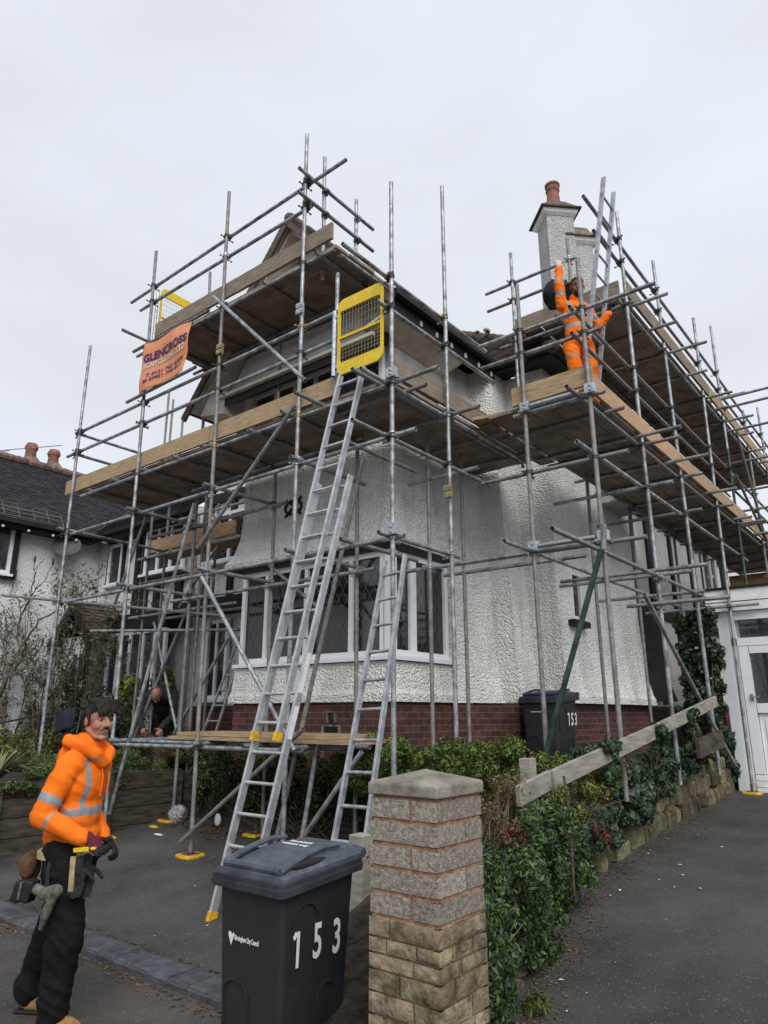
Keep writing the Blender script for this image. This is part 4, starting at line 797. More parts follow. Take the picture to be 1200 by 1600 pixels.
# base plates on yellow pads
for x, y, z, m in ((-6.77, 5.15, zl(0, 5.15)-.01, M_yelp), (-8.50, 5.15, zl(0, 5.15)-.01, M_yelp), (-8.52, 6.1, zl(0, 6.1)-.01, M_yelp), (-6.75, 6.05, zl(0, 6.1)-.01, M_yelp), (-5.36, 5.15, zl(0, 5.15)-.01, M_yelp), (-3.27, 6.60, .78, M_yelp), (XR, 11.75, .595, M_yelp), (-4.0, 5.15, zl(0, 5.15)-.01, M_yelp)):
    mb = MB(); n = 20; pl = []
    for i in range(n):
        a = 2*math.pi*(i+.5)/n; c, s_ = math.cos(a), math.sin(a); pl.append((x+.13*math.copysign(abs(c)**.45, c), y+.13*math.copysign(abs(s_)**.45, s_), z))
    mb.prism(pl, (0, 0, .035)); mb.build('base_pad', m, S, bevel=.008); mb = MB(); mb.box(x-.075, x+.075, y-.075, y+.075, z+.0352, z+.041); mb.cyl((x, y, z+.04), (x, y, z+.14), .019); mb.build('base_plate', M_coup, S)
mb = MB(); mb.box(-3.5, -2.75, 6.45, 6.85, .70, .76); mb.box(-3.42, -2.8, 6.3, 6.5, .60, .66); mb.build('sole_board', M_greyw, S)

# ------------------------------------------------------------------ ladder gates and banner
def gate(label, loc, w, h, rz=0, lean=0):
    t = thing('ladder_gate', label, 'gate', loc, rz, group='yellow ladder gates on the scaffolding', local=True)
    def rr2(x0, x1, z0, z1, r, n=6):
        out = []
        for cx, cz, a0 in ((x1-r, z0+r, -90), (x1-r, z1-r, 0), (x0+r, z1-r, 90), (x0+r, z0+r, 180)):
            for i in range(n+1): a = R(a0+90*i/n); out.append((cx+r*math.cos(a), cz+r*math.sin(a)))
        return out
    o_, i_ = rr2(0, w, 0, h, .09), rr2(.03, w-.03, .145, h-.145, .03)
    mb = MB(); n = len(o_)
    v = [(x, y, z) for y in (-.012, .012) for L in (o_, i_) for x, z in L]
    f = []
    for i in range(n):
        j = (i+1) % n
        f += [(i, j, n+j, n+i), (2*n+j, 2*n+i, 3*n+i, 3*n+j), (i, 2*n+i, 2*n+j, j), (n+j, 3*n+j, 3*n+i, n+i)]
    mb.add(v, f); mb.build('frame', M_yel, t)
    mb = MB(); mb.box(.03, w-.03, -.014, .014, h*.47, h*.47+.03); mb.build('crossbar', M_yel, t)
    mb = MB(); k = .0
    x = .075
    while x < w-.04: mb.cyl((x, 0, .14), (x, 0, h-.14), .0022, n=4); x += .045
    z = .21
    while z < h-.17: mb.cyl((.03, .004, z), (w-.03, .004, z), .0022, n=4); z += .045 if z < h*.47 else .085
    mb.build('wire_mesh', M_coupy, t)
    mb = MB(); mb.tube((-.06, 0, .02), (-.06, 0, h-.1)); mb.box(-.06, .0, -.012, .012, .1, .14); mb.box(-.06, 0, -.012, .012, h-.2, h-.16); mb.build('hinge_post', M_coupz, t); return t
gate('yellow mesh ladder gate on the lower lift above the long extension ladder', (-4.74, 5.12, 5.25), .64, .93)
gate('yellow ladder gate half hidden behind the upper left toe board', (-9.0, 5.5, 7.33), .72, 1.02, R(90))
B = thing('banner', 'orange advertising banner with purple lettering hung on the upper left scaffold bay', 'banner', (-8, 5.0, 6.2))
def bp(u, v):   # u along, v up; PVC sheet hanging with soft ripples
    x0, x1 = -8.60-.02*(1-v), -7.50-.0*v; z0 = 6.19+.03*u; z1 = 6.985+.0*u
    x1 -= .10*(max(0, .35-v)/.35)*.6
    return Vector((x0+(x1-x0)*u, 5.075-.02*math.sin(u*7+v*3)-.012*math.sin(v*9+u*2), z0+(z1-z0)*v-.02*math.sin(u*3.14)))
mb = MB(); nu, nv = 40, 28
mb.add([bp(i/nu, j/nv) for j in range(nv+1) for i in range(nu+1)], [(j*(nu+1)+i, j*(nu+1)+i+1, (j+1)*(nu+1)+i+1, (j+1)*(nu+1)+i) for j in range(nv) for i in range(nu)])
o = mb.build('sheet', M_ban, B, smooth=True); sm = o.modifiers.new('s', 'SOLIDIFY'); sm.thickness = .003
mb = MB(); mb.tube((-8.95, 5.10, 7.0), (-7.15, 5.10, 7.0)); mb.build('pole', M_tubed, B, smooth=True); mb = MB(); mb.tube((-8.98, 5.10, 6.17), (-7.33, 5.10, 6.21)); mb.build('pole', M_tubed, B, smooth=True)
def btxt(s, size, m, u0, v0, u1, bold=0):
    o = txt('lettering', s, size, m, B, (0, 0, 0), Matrix.Identity(3), ext=0, bold=bold); me = o.data; me.transform(Matrix.Translation(ORG[B.name]))
    xs = [v.co.x for v in me.vertices]; w_ = max(xs)-min(xs); x0 = min(xs); q = (u1-u0)/w_
    for v in me.vertices:
        p = bp(u0+(v.co.x-x0)*q, v0+v.co.y/.79); p.y -= .008; v.co = p-ORG[B.name]
btxt('THE', .05, M_ptxt, .38, .82, .52); btxt('GLENCROSS', .17, M_purp, .04, .60, .98, .006); btxt('SCAFFOLDING LTD', .105, M_ptxt, .05, .475, .95, .003)
btxt('T: 0121 742 4289', .085, M_purp, .14, .26, .92, .002); btxt('M: 07951 398 811', .085, M_purp, .10, .15, .90, .002)
mb = MB(); 
for i in range(nu):
    a, b_ = bp(.04+.92*i/nu, .46), bp(.04+.92*(i+1)/nu, .46); c_, d_ = bp(.04+.92*(i+1)/nu, .468), bp(.04+.92*i/nu, .468)
    vs = [a, b_, c_, d_]
    for q in vs: q.y -= .008
    mb.add(vs, [(0, 1, 2, 3)])
mb.build('printed_line', M_ptxt, B)

# ------------------------------------------------------------------ ladders
def ladder(name, label, secs, base, m=M_alu, foot=M_yelp, extra=None):
    t = thing(name, label, 'ladder', base)
    for L0, L1, R0, R1, pitch, off, rw, rd in secs:
        L0, L1, R0, R1 = map(Vector, (L0, L1, R0, R1)); across = (R0-L0).normalized(); nrm = (L1-L0).cross(across).normalized()
        for a, b in ((L0, L1), (R0, R1)):
            r = MB().beam(a, b, rw, rd, nrm).build('rail', m, t, bevel=.003)
            if foot: f = MB(); d = (b-a).normalized(); f.beam(a-d*.03, a+d*.045, rw+.012, rd+.012, nrm); f.build('rubber_foot', foot, r)
        ln = (L1-L0).length; s_ = off; k = 0
        while s_ < ln-.08:
            f = s_/ln; a, b = L0.lerp(L1, f), R0.lerp(R1, f); MB().tube(a-across*(rw/2+.002), b+across*(rw/2+.002), .0145, 10, .003, .03).build('rung', m, t, smooth=True); s_ += pitch
    return t
n1 = Vector((0, -1, .2)).normalized()*.055
E1 = ladder('extension_ladder', 'long two section aluminium extension ladder leaning up to the yellow gate', [
    ((-5.02, 4.07, .13), (-4.69, 4.83, 3.93), (-4.63, 4.07, .13), (-4.27, 4.83, 3.93), .25, .285, .028, .068),
    (Vector((-4.87, 4.35, 1.50))+n1, Vector((-4.60, 5.08, 5.17))+n1, Vector((-4.58, 4.35, 1.50))+n1, Vector((-4.28, 5.08, 5.17))+n1, .25, .12, .026, .062)], (-4.85, 4.07, .1))
mb = MB(); 
for f0, f1 in ((.36, .43), (.46, .55)):
    a, b = Vector((-4.63, 4.07, .13)).lerp(Vector((-4.27, 4.83, 3.93)), f0), Vector((-4.63, 4.07, .13)).lerp(Vector((-4.27, 4.83, 3.93)), f1)
    mb.beam(a+Vector((.0155, 0, 0)), b+Vector((.0155, 0, 0)), .002, .05, (0, -1, .2))
mb.build('sticker', M_num, E1)
E2 = ladder('short_ladder', 'single dull aluminium ladder leaning on the low tube in front of the bay window corner', [((-3.86, 4.05, .12), (-3.99, 5.02, 3.08), (-3.53, 4.05, .12), (-3.76, 5.02, 3.10), .25, .2, .026, .05)], (-3.8, 4.1, .1), M_alud, None)
E3 = ladder('access_ladder', 'grey ladder rising from the lower lift past the climbing worker', [((-2.93, 7.40, 5.09), (-2.42, 7.50, 8.25), (-2.93, 7.80, 5.09), (-2.44, 7.90, 8.30), .27, .25, .03, .055)], (-2.9, 7.6, 5.08), M_alud, None)
E4 = ladder('step_ladder', 'small aluminium ladder standing by the entrance left of the bay', [((-9.62, 7.2, .93), (-9.25, 7.75, 3.0), (-9.26, 7.2, .93), (-9.08, 7.75, 3.0), .25, .2, .025, .04)], (-9.4, 7.2, .9), M_alu, None)

# ================================================================== BINS, PILLAR, FENCES, WALLS
def bin_(label, loc, lidm, big=True):
    """two wheeled household bin: front faces -Y, hinge at +Y; built about its own base"""
    t = thing('wheelie_bin', label, 'wheeled bin', loc, 0, local=True)
    def ring(w, y0, y1, z, r=.035, zb=None, n=4):
        out = []
        for cx, cy, a0 in ((w/2-r, y0+r, -90), (w/2-r, y1-r, 0), (-w/2+r, y1-r, 90), (-w/2+r, y0+r, 180)):
            for i in range(n+1): a = R(a0+90*i/n); y = cy+r*math.sin(a); zz = z if zb is None else z+(zb-z)*max(0, min(1, (y-y0)/(y1-y0))); out.append((cx+r*math.cos(a), y, zz))
        return out
    lv = [ring(.43, .10, .56, .04), ring(.45, .09, .60, .10), ring(.47, .075, .63, .45), ring(.495, .055, .665, .80), ring(.51, .045, .68, .925, .035, .965)]
    mb = MB(); n = len(lv[0]); v = [p for L in lv for p in L]
    mb.add(v, [(k*n+i, k*n+(i+1) % n, (k+1)*n+(i+1) % n, (k+1)*n+i) for k in range(len(lv)-1) for i in range(n)]+[tuple(range(n-1, -1, -1)), tuple(range((len(lv)-1)*n, len(lv)*n))])
    body = mb.build('body', M_binb, t, smooth=True)
    # raised arch panels on front and side
    def arch(ax, c, w_, z0, z1, sc=1):
        pts = [(-w_/2, z0), (w_/2, z0)]+[(w_/2*math.cos(a)*1.0 if True else 0, z1-.07+.07*math.sin(a)) for a in np.linspace(0, math.pi, 13)]
        mbb = MB(); ring_o = pts; tt = .012
        for i in range(1, len(pts)):
            a, b = pts[i], pts[(i+1) % len(pts)]
            if i == len(pts)-1: b = pts[0]
            if ax == 'f':
                f = lambda p: (c+p[0], .098-.056*(p[1]/.95)-.001, p[1])
            else:
                f = lambda p: (.217+.04*(p[1]/.95)+.001, c+p[0], p[1])
            mbb.beam(f(a), f(b), .012, .012)
        mbb.build('moulded_rib', M_binb, body)
    arch('f', -.10, .19, .10, .52); arch('s', .24, .2, .55, .86); arch('s', .45, .16, .1, .5)
    mb = MB(); lv = [ring(.52, .03, .70, .90, .03, .945), ring(.585, .0, .73, .905, .04, .95), ring(.59, -.004, .735, .935, .04, .98), ring(.575, .004, .73, .937, .04, .982), ring(.58, .0, .732, .962, .04, 1.007), ring(.55, .02, .71, .964, .04, 1.009)]
    v = [p for L in lv for p in L]; mb.add(v, [(k*n+i, k*n+(i+1) % n, (k+1)*n+(i+1) % n, (k+1)*n+i) for k in range(len(lv)-1) for i in range(n)]+[tuple(range(n-1, -1, -1)), tuple(range((len(lv)-1)*n, len(lv)*n))])
    mb.build('rim', M_binr, t, smooth=True)
    # lid: arched dome with side scoops and a raised bowed frame
    nu, nv = 28, 22; mb = MB()
    def lz(u, v):  # u -1..1 across, v 0 front .. 1 hinge
        y = .03+.69*v; base = .966+.045*v
        arcf = max(0, 1-abs(u)**6)
        h = .012+.058*arcf*math.sin(min(1, v*1.5+.08)*math.pi/2)*(1-.45*max(0, v-.6)/.4)
        return (u*.27, y, base+h)
    mb.add([lz(-1+2*i/nu, j/nv) for j in range(nv+1) for i in range(nu+1)], [(j*(nu+1)+i, j*(nu+1)+i+1, (j+1)*(nu+1)+i+1, (j+1)*(nu+1)+i) for j in range(nv) for i in range(nu)])
    b0 = len(mb.v); rim_idx = [i for i in range(nu+1)]+[(j+1)*(nu+1)-1 for j in range(1, nv+1)]+[nv*(nu+1)+i for i in range(nu-1, -1, -1)]+[j*(nu+1) for j in range(nv-1, 0, -1)]
    lo = [(mb.v[i][0], mb.v[i][1], .955+.045*(mb.v[i][1]/.72)) for i in rim_idx]; b1 = len(mb.v); mb.v += lo; m_ = len(rim_idx)
    for i in range(m_): mb.f.append((rim_idx[(i+1) % m_], rim_idx[i], b1+i, b1+(i+1) % m_)); mb.mi.append(0)
    lid = mb.build('lid', lidm, t, smooth=True)
    mb = MB()   # bowed handle frame running round the lid
    def H_(a, v): p = Vector(lz(a, v)); p.z += .014+.012*math.sin(v*3.14); return p
    for s_ in (-1, 1): mb.path([H_(s_*.80+0*s_, v) for v in np.linspace(.03, .78, 14)], .020, 8, .012)
    mb.path([H_(u, .035) for u in np.linspace(-.82, .82, 16)], .020, 8); mb.build('lid_handle', lidm, lid, smooth=True)
    mb = MB()
    for s_ in (-1, 1): mb = MB(); mb.ell((s_*.235, .30, .995+.02), (.02, .17, .024), n=12, m=8); mb.build('scoop', M_rubber, lid, smooth=True)
    
    mb = MB(); mb.path([(-.26, .755, 1.03), (-.2, .775, 1.035), (.2, .775, 1.035), (.26, .755, 1.03)], .013, 8)
    for x in (-.25, -.08, .08, .25): mb.cyl((x-.02, .745, 1.02), (x+.02, .745, 1.02), .024)
    mb.build('hinge_bar', M_binl if lidm is M_binl else M_binr, t, smooth=True)
    for s_ in (-1, 1):
        mb = MB(); mb.cyl((s_*.21, .62, .10), (s_*.265, .62, .10), .10, n=24); wq = mb.build('wheel', M_rubber, t, smooth=True); mb = MB(); mb.cyl((s_*.262, .62, .10), (s_*.268, .62, .10), .055, n=18); mb.build('hub', M_binr, wq)
    return t, body, lid
W1, bd, ld = bin_('large charcoal wheelie bin numbered 153 with blue grey lid beside the brick pillar', (-2.775, 2.43, .0), M_binl); W1.scale = (.885, .78, 1)
tilt = Matrix.Rotation(-.058, 3, 'Y')
def sidetxt(bd, s, y0, z, size, rise=0, sx=.78, bold=.004):
    y = y0
    for ch, dy, dz in s: 
        r_ = Matrix.Rotation(R(90), 3, 'Z') @ Matrix.Rotation(R(90+2.6), 3, 'X')
        if ch == '1': f_ = MB(); xx = .2165+.042*((z+.17)/.95)+.0045; f_.beam((xx-.0005, y+dy+.002, z+dz+size*.575), (xx+.001, y+dy+.024, z+dz+size*.68), .0016, size*.1, (0, 0, 1)); f_.build('number_flag', M_num, bd)
        txt('number', ch, size, M_num, bd, (.2165+.042*((z+.05)/.95)+.004, y+dy, z+dz), r_, ext=.0008, sx=sx, bold=bold)
sidetxt(bd, (('1', 0, 0), ('5', .165, .012), ('3', .335, .004)), .14, .605, .205)
mb = MB(); hx = -.14; hz = .69
def fy(z): return .098-.056*(z/.95)-.003
mb.add([(hx+a, fy(hz+b), hz+b) for a, b in ((0, -.035), (.028, .012), (.02, .022), (.008, .012), (-.002, .022), (-.018, .022), (-.022, .008))], [tuple(range(7))]); mb.build('council_emblem', M_num, bd)
rf = Matrix.Rotation(R(93.4), 3, 'X')
txt('council_lettering', 'Birmingham City Council', .030, M_num, bd, (hx+.03, fy(.68)-.001, .682), rf, ext=.0006, sx=.62, bold=.0008)
for i, s_ in enumerate(('household', 'rubbish only')):
    txt('lid_lettering', s_, .043, M_num, ld, (.0, .46-.055*i, 1.0705-.005*i), Matrix.Rotation(R(5), 3, 'X'), ext=.0012, align='CENTER', sx=.95)
W2, bd2, ld2 = bin_('charcoal wheelie bin numbered 153 with navy lid standing against the house plinth', (-4.10, 8.15, .93), M_binl2); W2.scale = (.925, .925, 1)
sidetxt(bd2, (('1', 0, 0), ('5', .10, 0), ('3', .21, 0)), .37, .64, .21)
mb = MB(); mb.box(-.12, .06, fy(.8)-.003, fy(.8), .795, .803); mb.build('council_emblem', M_num, bd2)

Pp = thing('gate_pillar', 'square pillar of grey blocks over rough buff stone with a concrete cap', 'pillar', (-1.8, 2.53, 0))
px0, px1, py0, py1 = -1.955, -1.638, 2.37, 2.69
mb = MB(); mb.box(px0+.003, px1-.003, py0+.003, py1-.003, -.05, 1.385); mb.build('mortar_core', M_mortar, Pp)
def course(mb, z0, z1, k, bulge, jit, name, m):
    # front row, right row, back row, left row of units; every second course breaks joint
    for side in range(4):
        cuts = [0, .62, 1] if (k+side) % 2 == 0 else [0, 1] if name else [0, .38, 1]
        if not name: cuts = random.choice([[0, .3, 1], [0, .65, 1], [0, .45, 1], [0, .25, .7, 1]])
        for i in range(len(cuts)-1):
            a, b = cuts[i], cuts[i+1]; w_ = px1-px0; g = .0065 if name else .004; d0 = bulge+random.uniform(-jit, jit)
            if name and len(cuts) == 2 and side in (0, 2): pass
            z0j, z1j = z0+g, z1-g
            def pt(t, d, z):
                return {0: (px0+w_*t, py0-d, z), 1: (px1+d, py0+w_*t, z), 2: (px1-w_*t, py1+d, z), 3: (px0-d, py1-w_*t, z)}[side]
            nx, nz = max(2, int((b-a)*10)), 4; ga = g/w_
            v = []; base = -.02
            be = bulge*.62 if bulge > .006 else .003; A = a+(ga if i else -be/w_); Bb = b-(ga if i < len(cuts)-2 else -be/w_)
            for jz in range(nz+1):
                for ix in range(nx+1):
                    e = min(1, 3.2*min(ix/nx, 1-ix/nx)) if False else 1
                    ed = (0 if ix in (0, nx) else 1)*(0 if jz in (0, nz) else 1)
                    t_ = A+(Bb-A)*ix/nx; r_ = (d0+random.uniform(-jit, jit)) if ed else (bulge*.62 if bulge > .006 else .003)
                    v.append(pt(t_, r_, z0j+(z1j-z0j)*jz/nz))
            o_ = len(mb.v); f = [(jz*(nx+1)+ix, jz*(nx+1)+ix+1, (jz+1)*(nx+1)+ix+1, (jz+1)*(nx+1)+ix) for jz in range(nz) for ix in range(nx)]
            m4 = len(v); v += [pt(A, -.02, z0j), pt(Bb, -.02, z0j), pt(Bb, -.02, z1j), pt(A, -.02, z1j)]
            c0, c1, c2, c3 = 0, nx, nz*(nx+1)+nx, nz*(nx+1)
            f += [tuple(range(0, nx+1))[::-1]+(m4, m4+1), tuple(range(c3, c2+1))+(m4+2, m4+3)]
            if i: f.append(tuple(jz*(nx+1) for jz in range(nz+1))+(m4+3, m4))
            if i < len(cuts)-2: f.append(tuple((nz-jz)*(nx+1)+nx for jz in range(nz+1))+(m4+1, m4+2))
            mb.add(v, f)
z = .952; mb = MB()
for k in range(5): course(mb, z+.0, z+.084, k, .003, .0012, True, None); z += .0865
mb.build('block_courses', M_conc, Pp)
mb = MB(); z = .948; k = 0
while z > -.02:
    h = random.choice([.055, .062, .07, .075]); course(mb, z-h, z, k, .010, .005, False, None); z -= h; k += 1
mb.build('stone_courses', M_buff, Pp, smooth=True)
mb = MB(); o_ = .013; v = []
for d_, z in ((o_, 1.388), (o_, 1.432), (o_-.006, 1.437)):
    v += [(px0-d_, py0-d_, z), (px1+d_, py0-d_, z), (px1+d_, py1+d_, z), (px0-d_, py1+d_, z)]
v.append(((px0+px1)/2, (py0+py1)/2, 1.482))
mb.add(v, [(3, 2, 1, 0)]+[(k*4+i, k*4+(i+1) % 4, (k+1)*4+(i+1) % 4, (k+1)*4+i) for k in range(2) for i in range(4)]+[(8+i, 8+(i+1) % 4, 12) for i in range(4)])
mb.build('cap_stone', M_cap, Pp, bevel=.006)

# sleeper walls, posts
def sleepers(label, p0, p1, z0, z1, posts=()):
    p0, p1 = Vector(p0), Vector(p1); t = thing('sleeper_wall', label, 'retaining wall', (p0.x, p0.y, z0), group=None); n = max(2, round((z1-z0)/.2)); h = (z1-z0)/n
    for i in range(n): MB().beam((p0.x, p0.y, z0+h*(i+.5)), (p1.x, p1.y, z0+h*(i+.5)), .07, h-.008).build('sleeper', M_sleep, t, bevel=.006)
    d = (p1-p0).normalized(); nn = Vector((d.y, -d.x, 0))
    for q in posts: c = p0.lerp(p1, q)+nn*.06; MB().box(c.x-.05, c.x+.05, c.y-.05, c.y+.05, z0-.05, z1-.02).build('post', M_sleep, t)
    return t
sleepers('weathered timber sleeper wall beside the man in orange at the left flower bed', (-8.95, 3.55, 0), (-8.68, 6.35, 0), .1, .98, (.15, .62, .97))
sleepers('dark sleeper wall under the low scaffold platform behind trailing plants', (-8.66, 6.42, 0), (-2.95, 6.46, 0), .25, .95, (.33, .56, .62))
mb = MB(); mb.prism([(-16, 3.6, .0), (-8.98, 3.6, .0), (-8.72, 6.5, .0), (-16, 6.5, .0)], (0, 0, .85)); o = mb.build('flower_bed_soil', M_soil); o['kind'] = 'structure'
T = thing('timber_post', 'short square timber post with flat top just behind the foreground bin', 'post', (-3.3, 3.88, .05)); MB().box(-3.36, -3.24, 3.83, 3.95, .04, .93).build('post', M_greyw, T, bevel=.008)
# timber rail on posts beside the stone wall
T = thing('timber_rail_fence', 'sloping weathered grey timber rail on posts above the ivy covered stone wall', 'fence', (-2.45, 6, .7))
MB().beam((-2.40, 4.42, 1.18), (-2.43, 4.95, 1.245), .035, .13, (0, 0, 1)).build('rail', M_greyw, T, bevel=.004)
MB().beam((-2.415, 4.97, 1.245), (-2.44, 7.4, 1.54), .035, .135, (0, 0, 1)).build('rail', M_greyw, T, bevel=.004)
MB().beam((-2.44, 7.42, 1.545), (-2.45, 9.8, 1.86), .035, .13, (0, 0, 1)).build('rail', M_greyw, T, bevel=.004)
MB().beam((-2.40, 8.6, 1.33), (-2.36, 9.5, 1.42), .04, .2, (0, 0, 1)).build('rail', M_sleep, T)
for x, y, z0, z1 in ((-2.49, 4.75, .72, 1.40),): MB().box(x-.045, x+.045, y-.045, y+.045, z0, z1).build('post', M_greyw, T, bevel=.005)
T = thing('wooden_stake', 'thin rough brown stake standing among the shrubs by the side drive', 'stake', (-2.2, 5.0, .4)); MB().path([(-2.30, 4.95, .55), (-2.29, 4.95, 1.0), (-2.31, 4.94, 1.28)], .014, 6, .010).build('stake', M_bark, T)
# stone wall along the side drive
T = thing('dry_stone_wall', 'low mossy rubble stone wall holding the planted bank along the side drive', 'wall', (-2.6, 7, .4))
mb = MB(); y = 2.78; 
def rock(mb, c, r, rz):
    n, m = 7, 5; v = []; rot = Matrix.Rotation(rz, 3, 'Z') @ Matrix.Rotation(random.uniform(-.25, .25), 3, 'X'); ph0 = random.random()
    sx_ = [random.uniform(.8, 1.15) for _ in range(n)]
    for k in range(1, m):
        th = math.pi*k/m
        for i in range(n):
            ph = 2*math.pi*(i+ph0)/n; p = [math.sin(th)*math.cos(ph), math.sin(th)*math.sin(ph), math.cos(th)]; p = [math.copysign(abs(q)**.42, q) for q in p]
            v.append(Vector(c)+rot @ Vector((p[0]*r[0]*sx_[i], p[1]*r[1]*sx_[i], p[2]*r[2]*random.uniform(.9, 1.08))))
    v += [Vector(c)+rot @ Vector((0, 0, r[2]*.95)), Vector(c)-rot @ Vector((0, 0, r[2]*.95))]; t_, b_ = len(v)-2, len(v)-1
    f = [(k*n+i, (k+1)*n+i, (k+1)*n+(i+1) % n, k*n+(i+1) % n) for k in range(m-2) for i in range(n)]+[(t_, i, (i+1) % n) for i in range(n)]+[((m-2)*n+i, b_, (m-2)*n+(i+1) % n) for i in range(n)]
    mb.add(v, f)
H0 = lambda y: lerpt(y, [2.8, 4, 5, 6, 12], [.2, .3, .42, .56, .66])
for row in range(4):
    y = 2.75+random.uniform(0, .1)
    while y < 11.8:
        L_ = random.choice([.1, .14, .2, .28, .36]); h = H0(y)/3.4*random.uniform(.8, 1.35); zc = zr(0, y)+H0(y)/3.6*(row+.4)+random.uniform(-.02, .02)
        if row < 3 or random.random() < .6:
            rock(mb, (wx(y)-.10-row*.045+random.uniform(-.02, .02), y, zc), (.11, L_*.53, h*.56), math.atan2(-(wx(y+.3)-wx(y)), .3)+random.uniform(-.15, .15))
        y += L_
mb.build('stones', M_stone, T)
# the bank behind it
mb = MB(); ys = np.linspace(2.72, 12, 24); v = []
for y in ys:
    b0, hh = wx(y)-.12, H0(y); g = lerpt(y, [2.7, 4, 6.4, 7, 12], [.30, .75, .98, 1.0, 1.1])
    v += [(b0, y, zr(0, y)-.1), (b0-.06, y, zr(0, y)+hh*.9), (b0-.25, y, max(g, zr(0, y)+hh)), (-3.05, y, g), (-3.05, y, .0)]
mb.add(v, [(k*5+i, k*5+i+1, (k+1)*5+i+1, (k+1)*5+i) for k in range(len(ys)-1) for i in range(4)]+[(0, 1, 2, 3, 4)]); o = mb.build('planted_bank', M_soil); o['kind'] = 'structure'
T = thing('rubble_stack', 'two flat pinkish slabs lying on top of the stone wall near the garage', 'stones', (-2.75, 10.2, 1.2)); mb = MB(); rock(mb, (-2.72, 9.9, 1.22), (.16, .22, .04), .2); mb.build('slab', M_ridge, T); mb = MB(); rock(mb, (-2.7, 10.1, 1.30), (.13, .17, .035), -.4); mb.build('slab', M_ridge, T)

# ================================================================== PLANTS
plant('evergreen_hedge', 'bright yellow green clipped shrub row below the bay window corner and the pebbledash wall', 'hedge', (-4.2, 6.0, .9), [((-5.0+i*.28, 5.85+.12*math.sin(i*2), 1.20+.05*math.sin(i*1.7)), (.33, .32, .34)) for i in range(8)], 56000, .034, L_brt, L_mid, .5, .42, clump=14, cf=.35, stem=.012)
plant('trailing_shrub', 'dark trailing cotoneaster hanging over the sleeper wall beneath the low platform', 'shrub', (-6.2, 6.2, .35), [((-8.1+i*.42, 6.32, .80+.05*math.sin(i*1.3)), (.36, .16, .42)) for i in range(9)], 24000, .035, L_dark, L_mid, .3, .5, clump=12, cf=.4, stem=.008, ntw=30)
plant('low_hedge', 'low green planting along the brick plinth behind the low platform', 'hedge', (-6.4, 6.35, .95), [((-8.0+i*.4, 6.3, 1.15+.05*math.sin(i*2.1)), (.3, .16, .17)) for i in range(9)], 9000, .035, L_dark, L_brt, .4, .5, clump=8, cf=.4, stem=.006)
plant('climbing_shrub', 'leafy green shrub filling the gap between the bin and the short post', 'shrub', (-2.6, 3.55, .05), [((-2.55, 3.5, .7), (.28, .35, .55)), ((-2.35, 3.1, .85), (.16, .25, .35)), ((-2.9, 4.6, .75), (.3, .5, .45)), ((-2.9, 5.5, .8), (.25, .5, .45))], 13000, .04, L_dark, L_mid, .3, .5, clump=12, stem=.012, ntw=14)
plant('twiggy_shrub', 'bare brown twiggy shrub just right of the man in orange above the sleepers', 'shrub', (-9.6, 6.75, .9), [((-9.9, 6.65, 1.25), (.55, .3, .35)), ((-9.1, 6.6, 1.3), (.35, .3, .35))], 2600, .022, L_brn, L_oliv, .5, .5, clump=8, stem=.007, ntw=260, shell=.1, tw=M_twig)
plant('twiggy_shrub', 'yellowish leafless stems with grassy tufts behind the sleeper wall corner post', 'shrub', (-8.95, 6.15, .9), [((-8.95, 6.1, 1.12), (.35, .25, .28))], 2500, .05, L_oliv, L_brt, .3, .15, clump=6, stem=.004, ntw=60, shell=.1, tw=M_twig)
plant('laurel_bush', 'glossy bush with yellow green leaves behind the crouching man', 'shrub', (-11.7, 8.0, .9), [((-11.9, 7.45, 1.75), (.5, .3, .55)), ((-11.1, 7.6, 2.0), (.65, .25, .6)), ((-12.2, 7.3, 1.6), (.3, .3, .45))], 5200, .10, L_mid, L_yel, .38, .5, clump=14, stem=.015)
plant('box_shrub', 'dark rounded box shrub to the right of the crouching man', 'shrub', (-10.0, 7.1, .9), [((-9.4, 7.0, 1.2), (.4, .3, .3)), ((-8.75, 6.9, 1.15), (.4, .3, .28))], 11000, .035, L_dark, L_mid, .35, .5, clump=10)
plant('garden_hedge', 'long dark clipped hedge across the garden behind the man in orange', 'hedge', (-13.5, 6.9, .88), [((-17+i*.55, 6.95, 1.5+.04*math.sin(i*2)), (.45, .4, .55)) for i in range(12)], 26000, .045, L_ivy, L_dark, .5, .5, clump=12, cf=.36)
plant('spotted_laurel', 'pale yellow flecked shrub below the dark hedge at the left edge', 'shrub', (-12.8, 6.1, .85), [((-14.3+i*.5, 6.0+.1*(i % 2), 1.12), (.42, .4, .42)) for i in range(6)], 13000, .05, L_oliv, L_yel, .22, .45, clump=12)
plant('spreading_juniper', 'low feathery green conifer spreading at the sleeper edge by the man', 'conifer', (-9.9, 5.2, .85), [((-9.6, 5.2, .95), (.5, .4, .2)), ((-10.4, 5.3, .98), (.5, .4, .22)), ((-9.2, 5.75, 1.05), (.25, .3, .2))], 11000, .06, L_mid, L_oliv, .3, .18, clump=12, stem=.008, up=-.4)
plant('dark_shrub', 'dark low shrub under the hedge beside the leftmost scaffold pole', 'shrub', (-10.8, 5.9, .85), [((-10.7, 5.9, 1.15), (.6, .4, .38)), ((-9.7, 6.2, 1.15), (.5, .3, .3)), ((-11.6, 5.6, 1.0), (.6, .4, .3))], 13000, .035, L_dark, L_oliv, .4, .45, clump=12)
t = thing('phormium', 'striped strap leaved phormium spilling over the sleepers at the left edge', 'plant', (-10.2, 4.55, .85)); mb = MB()
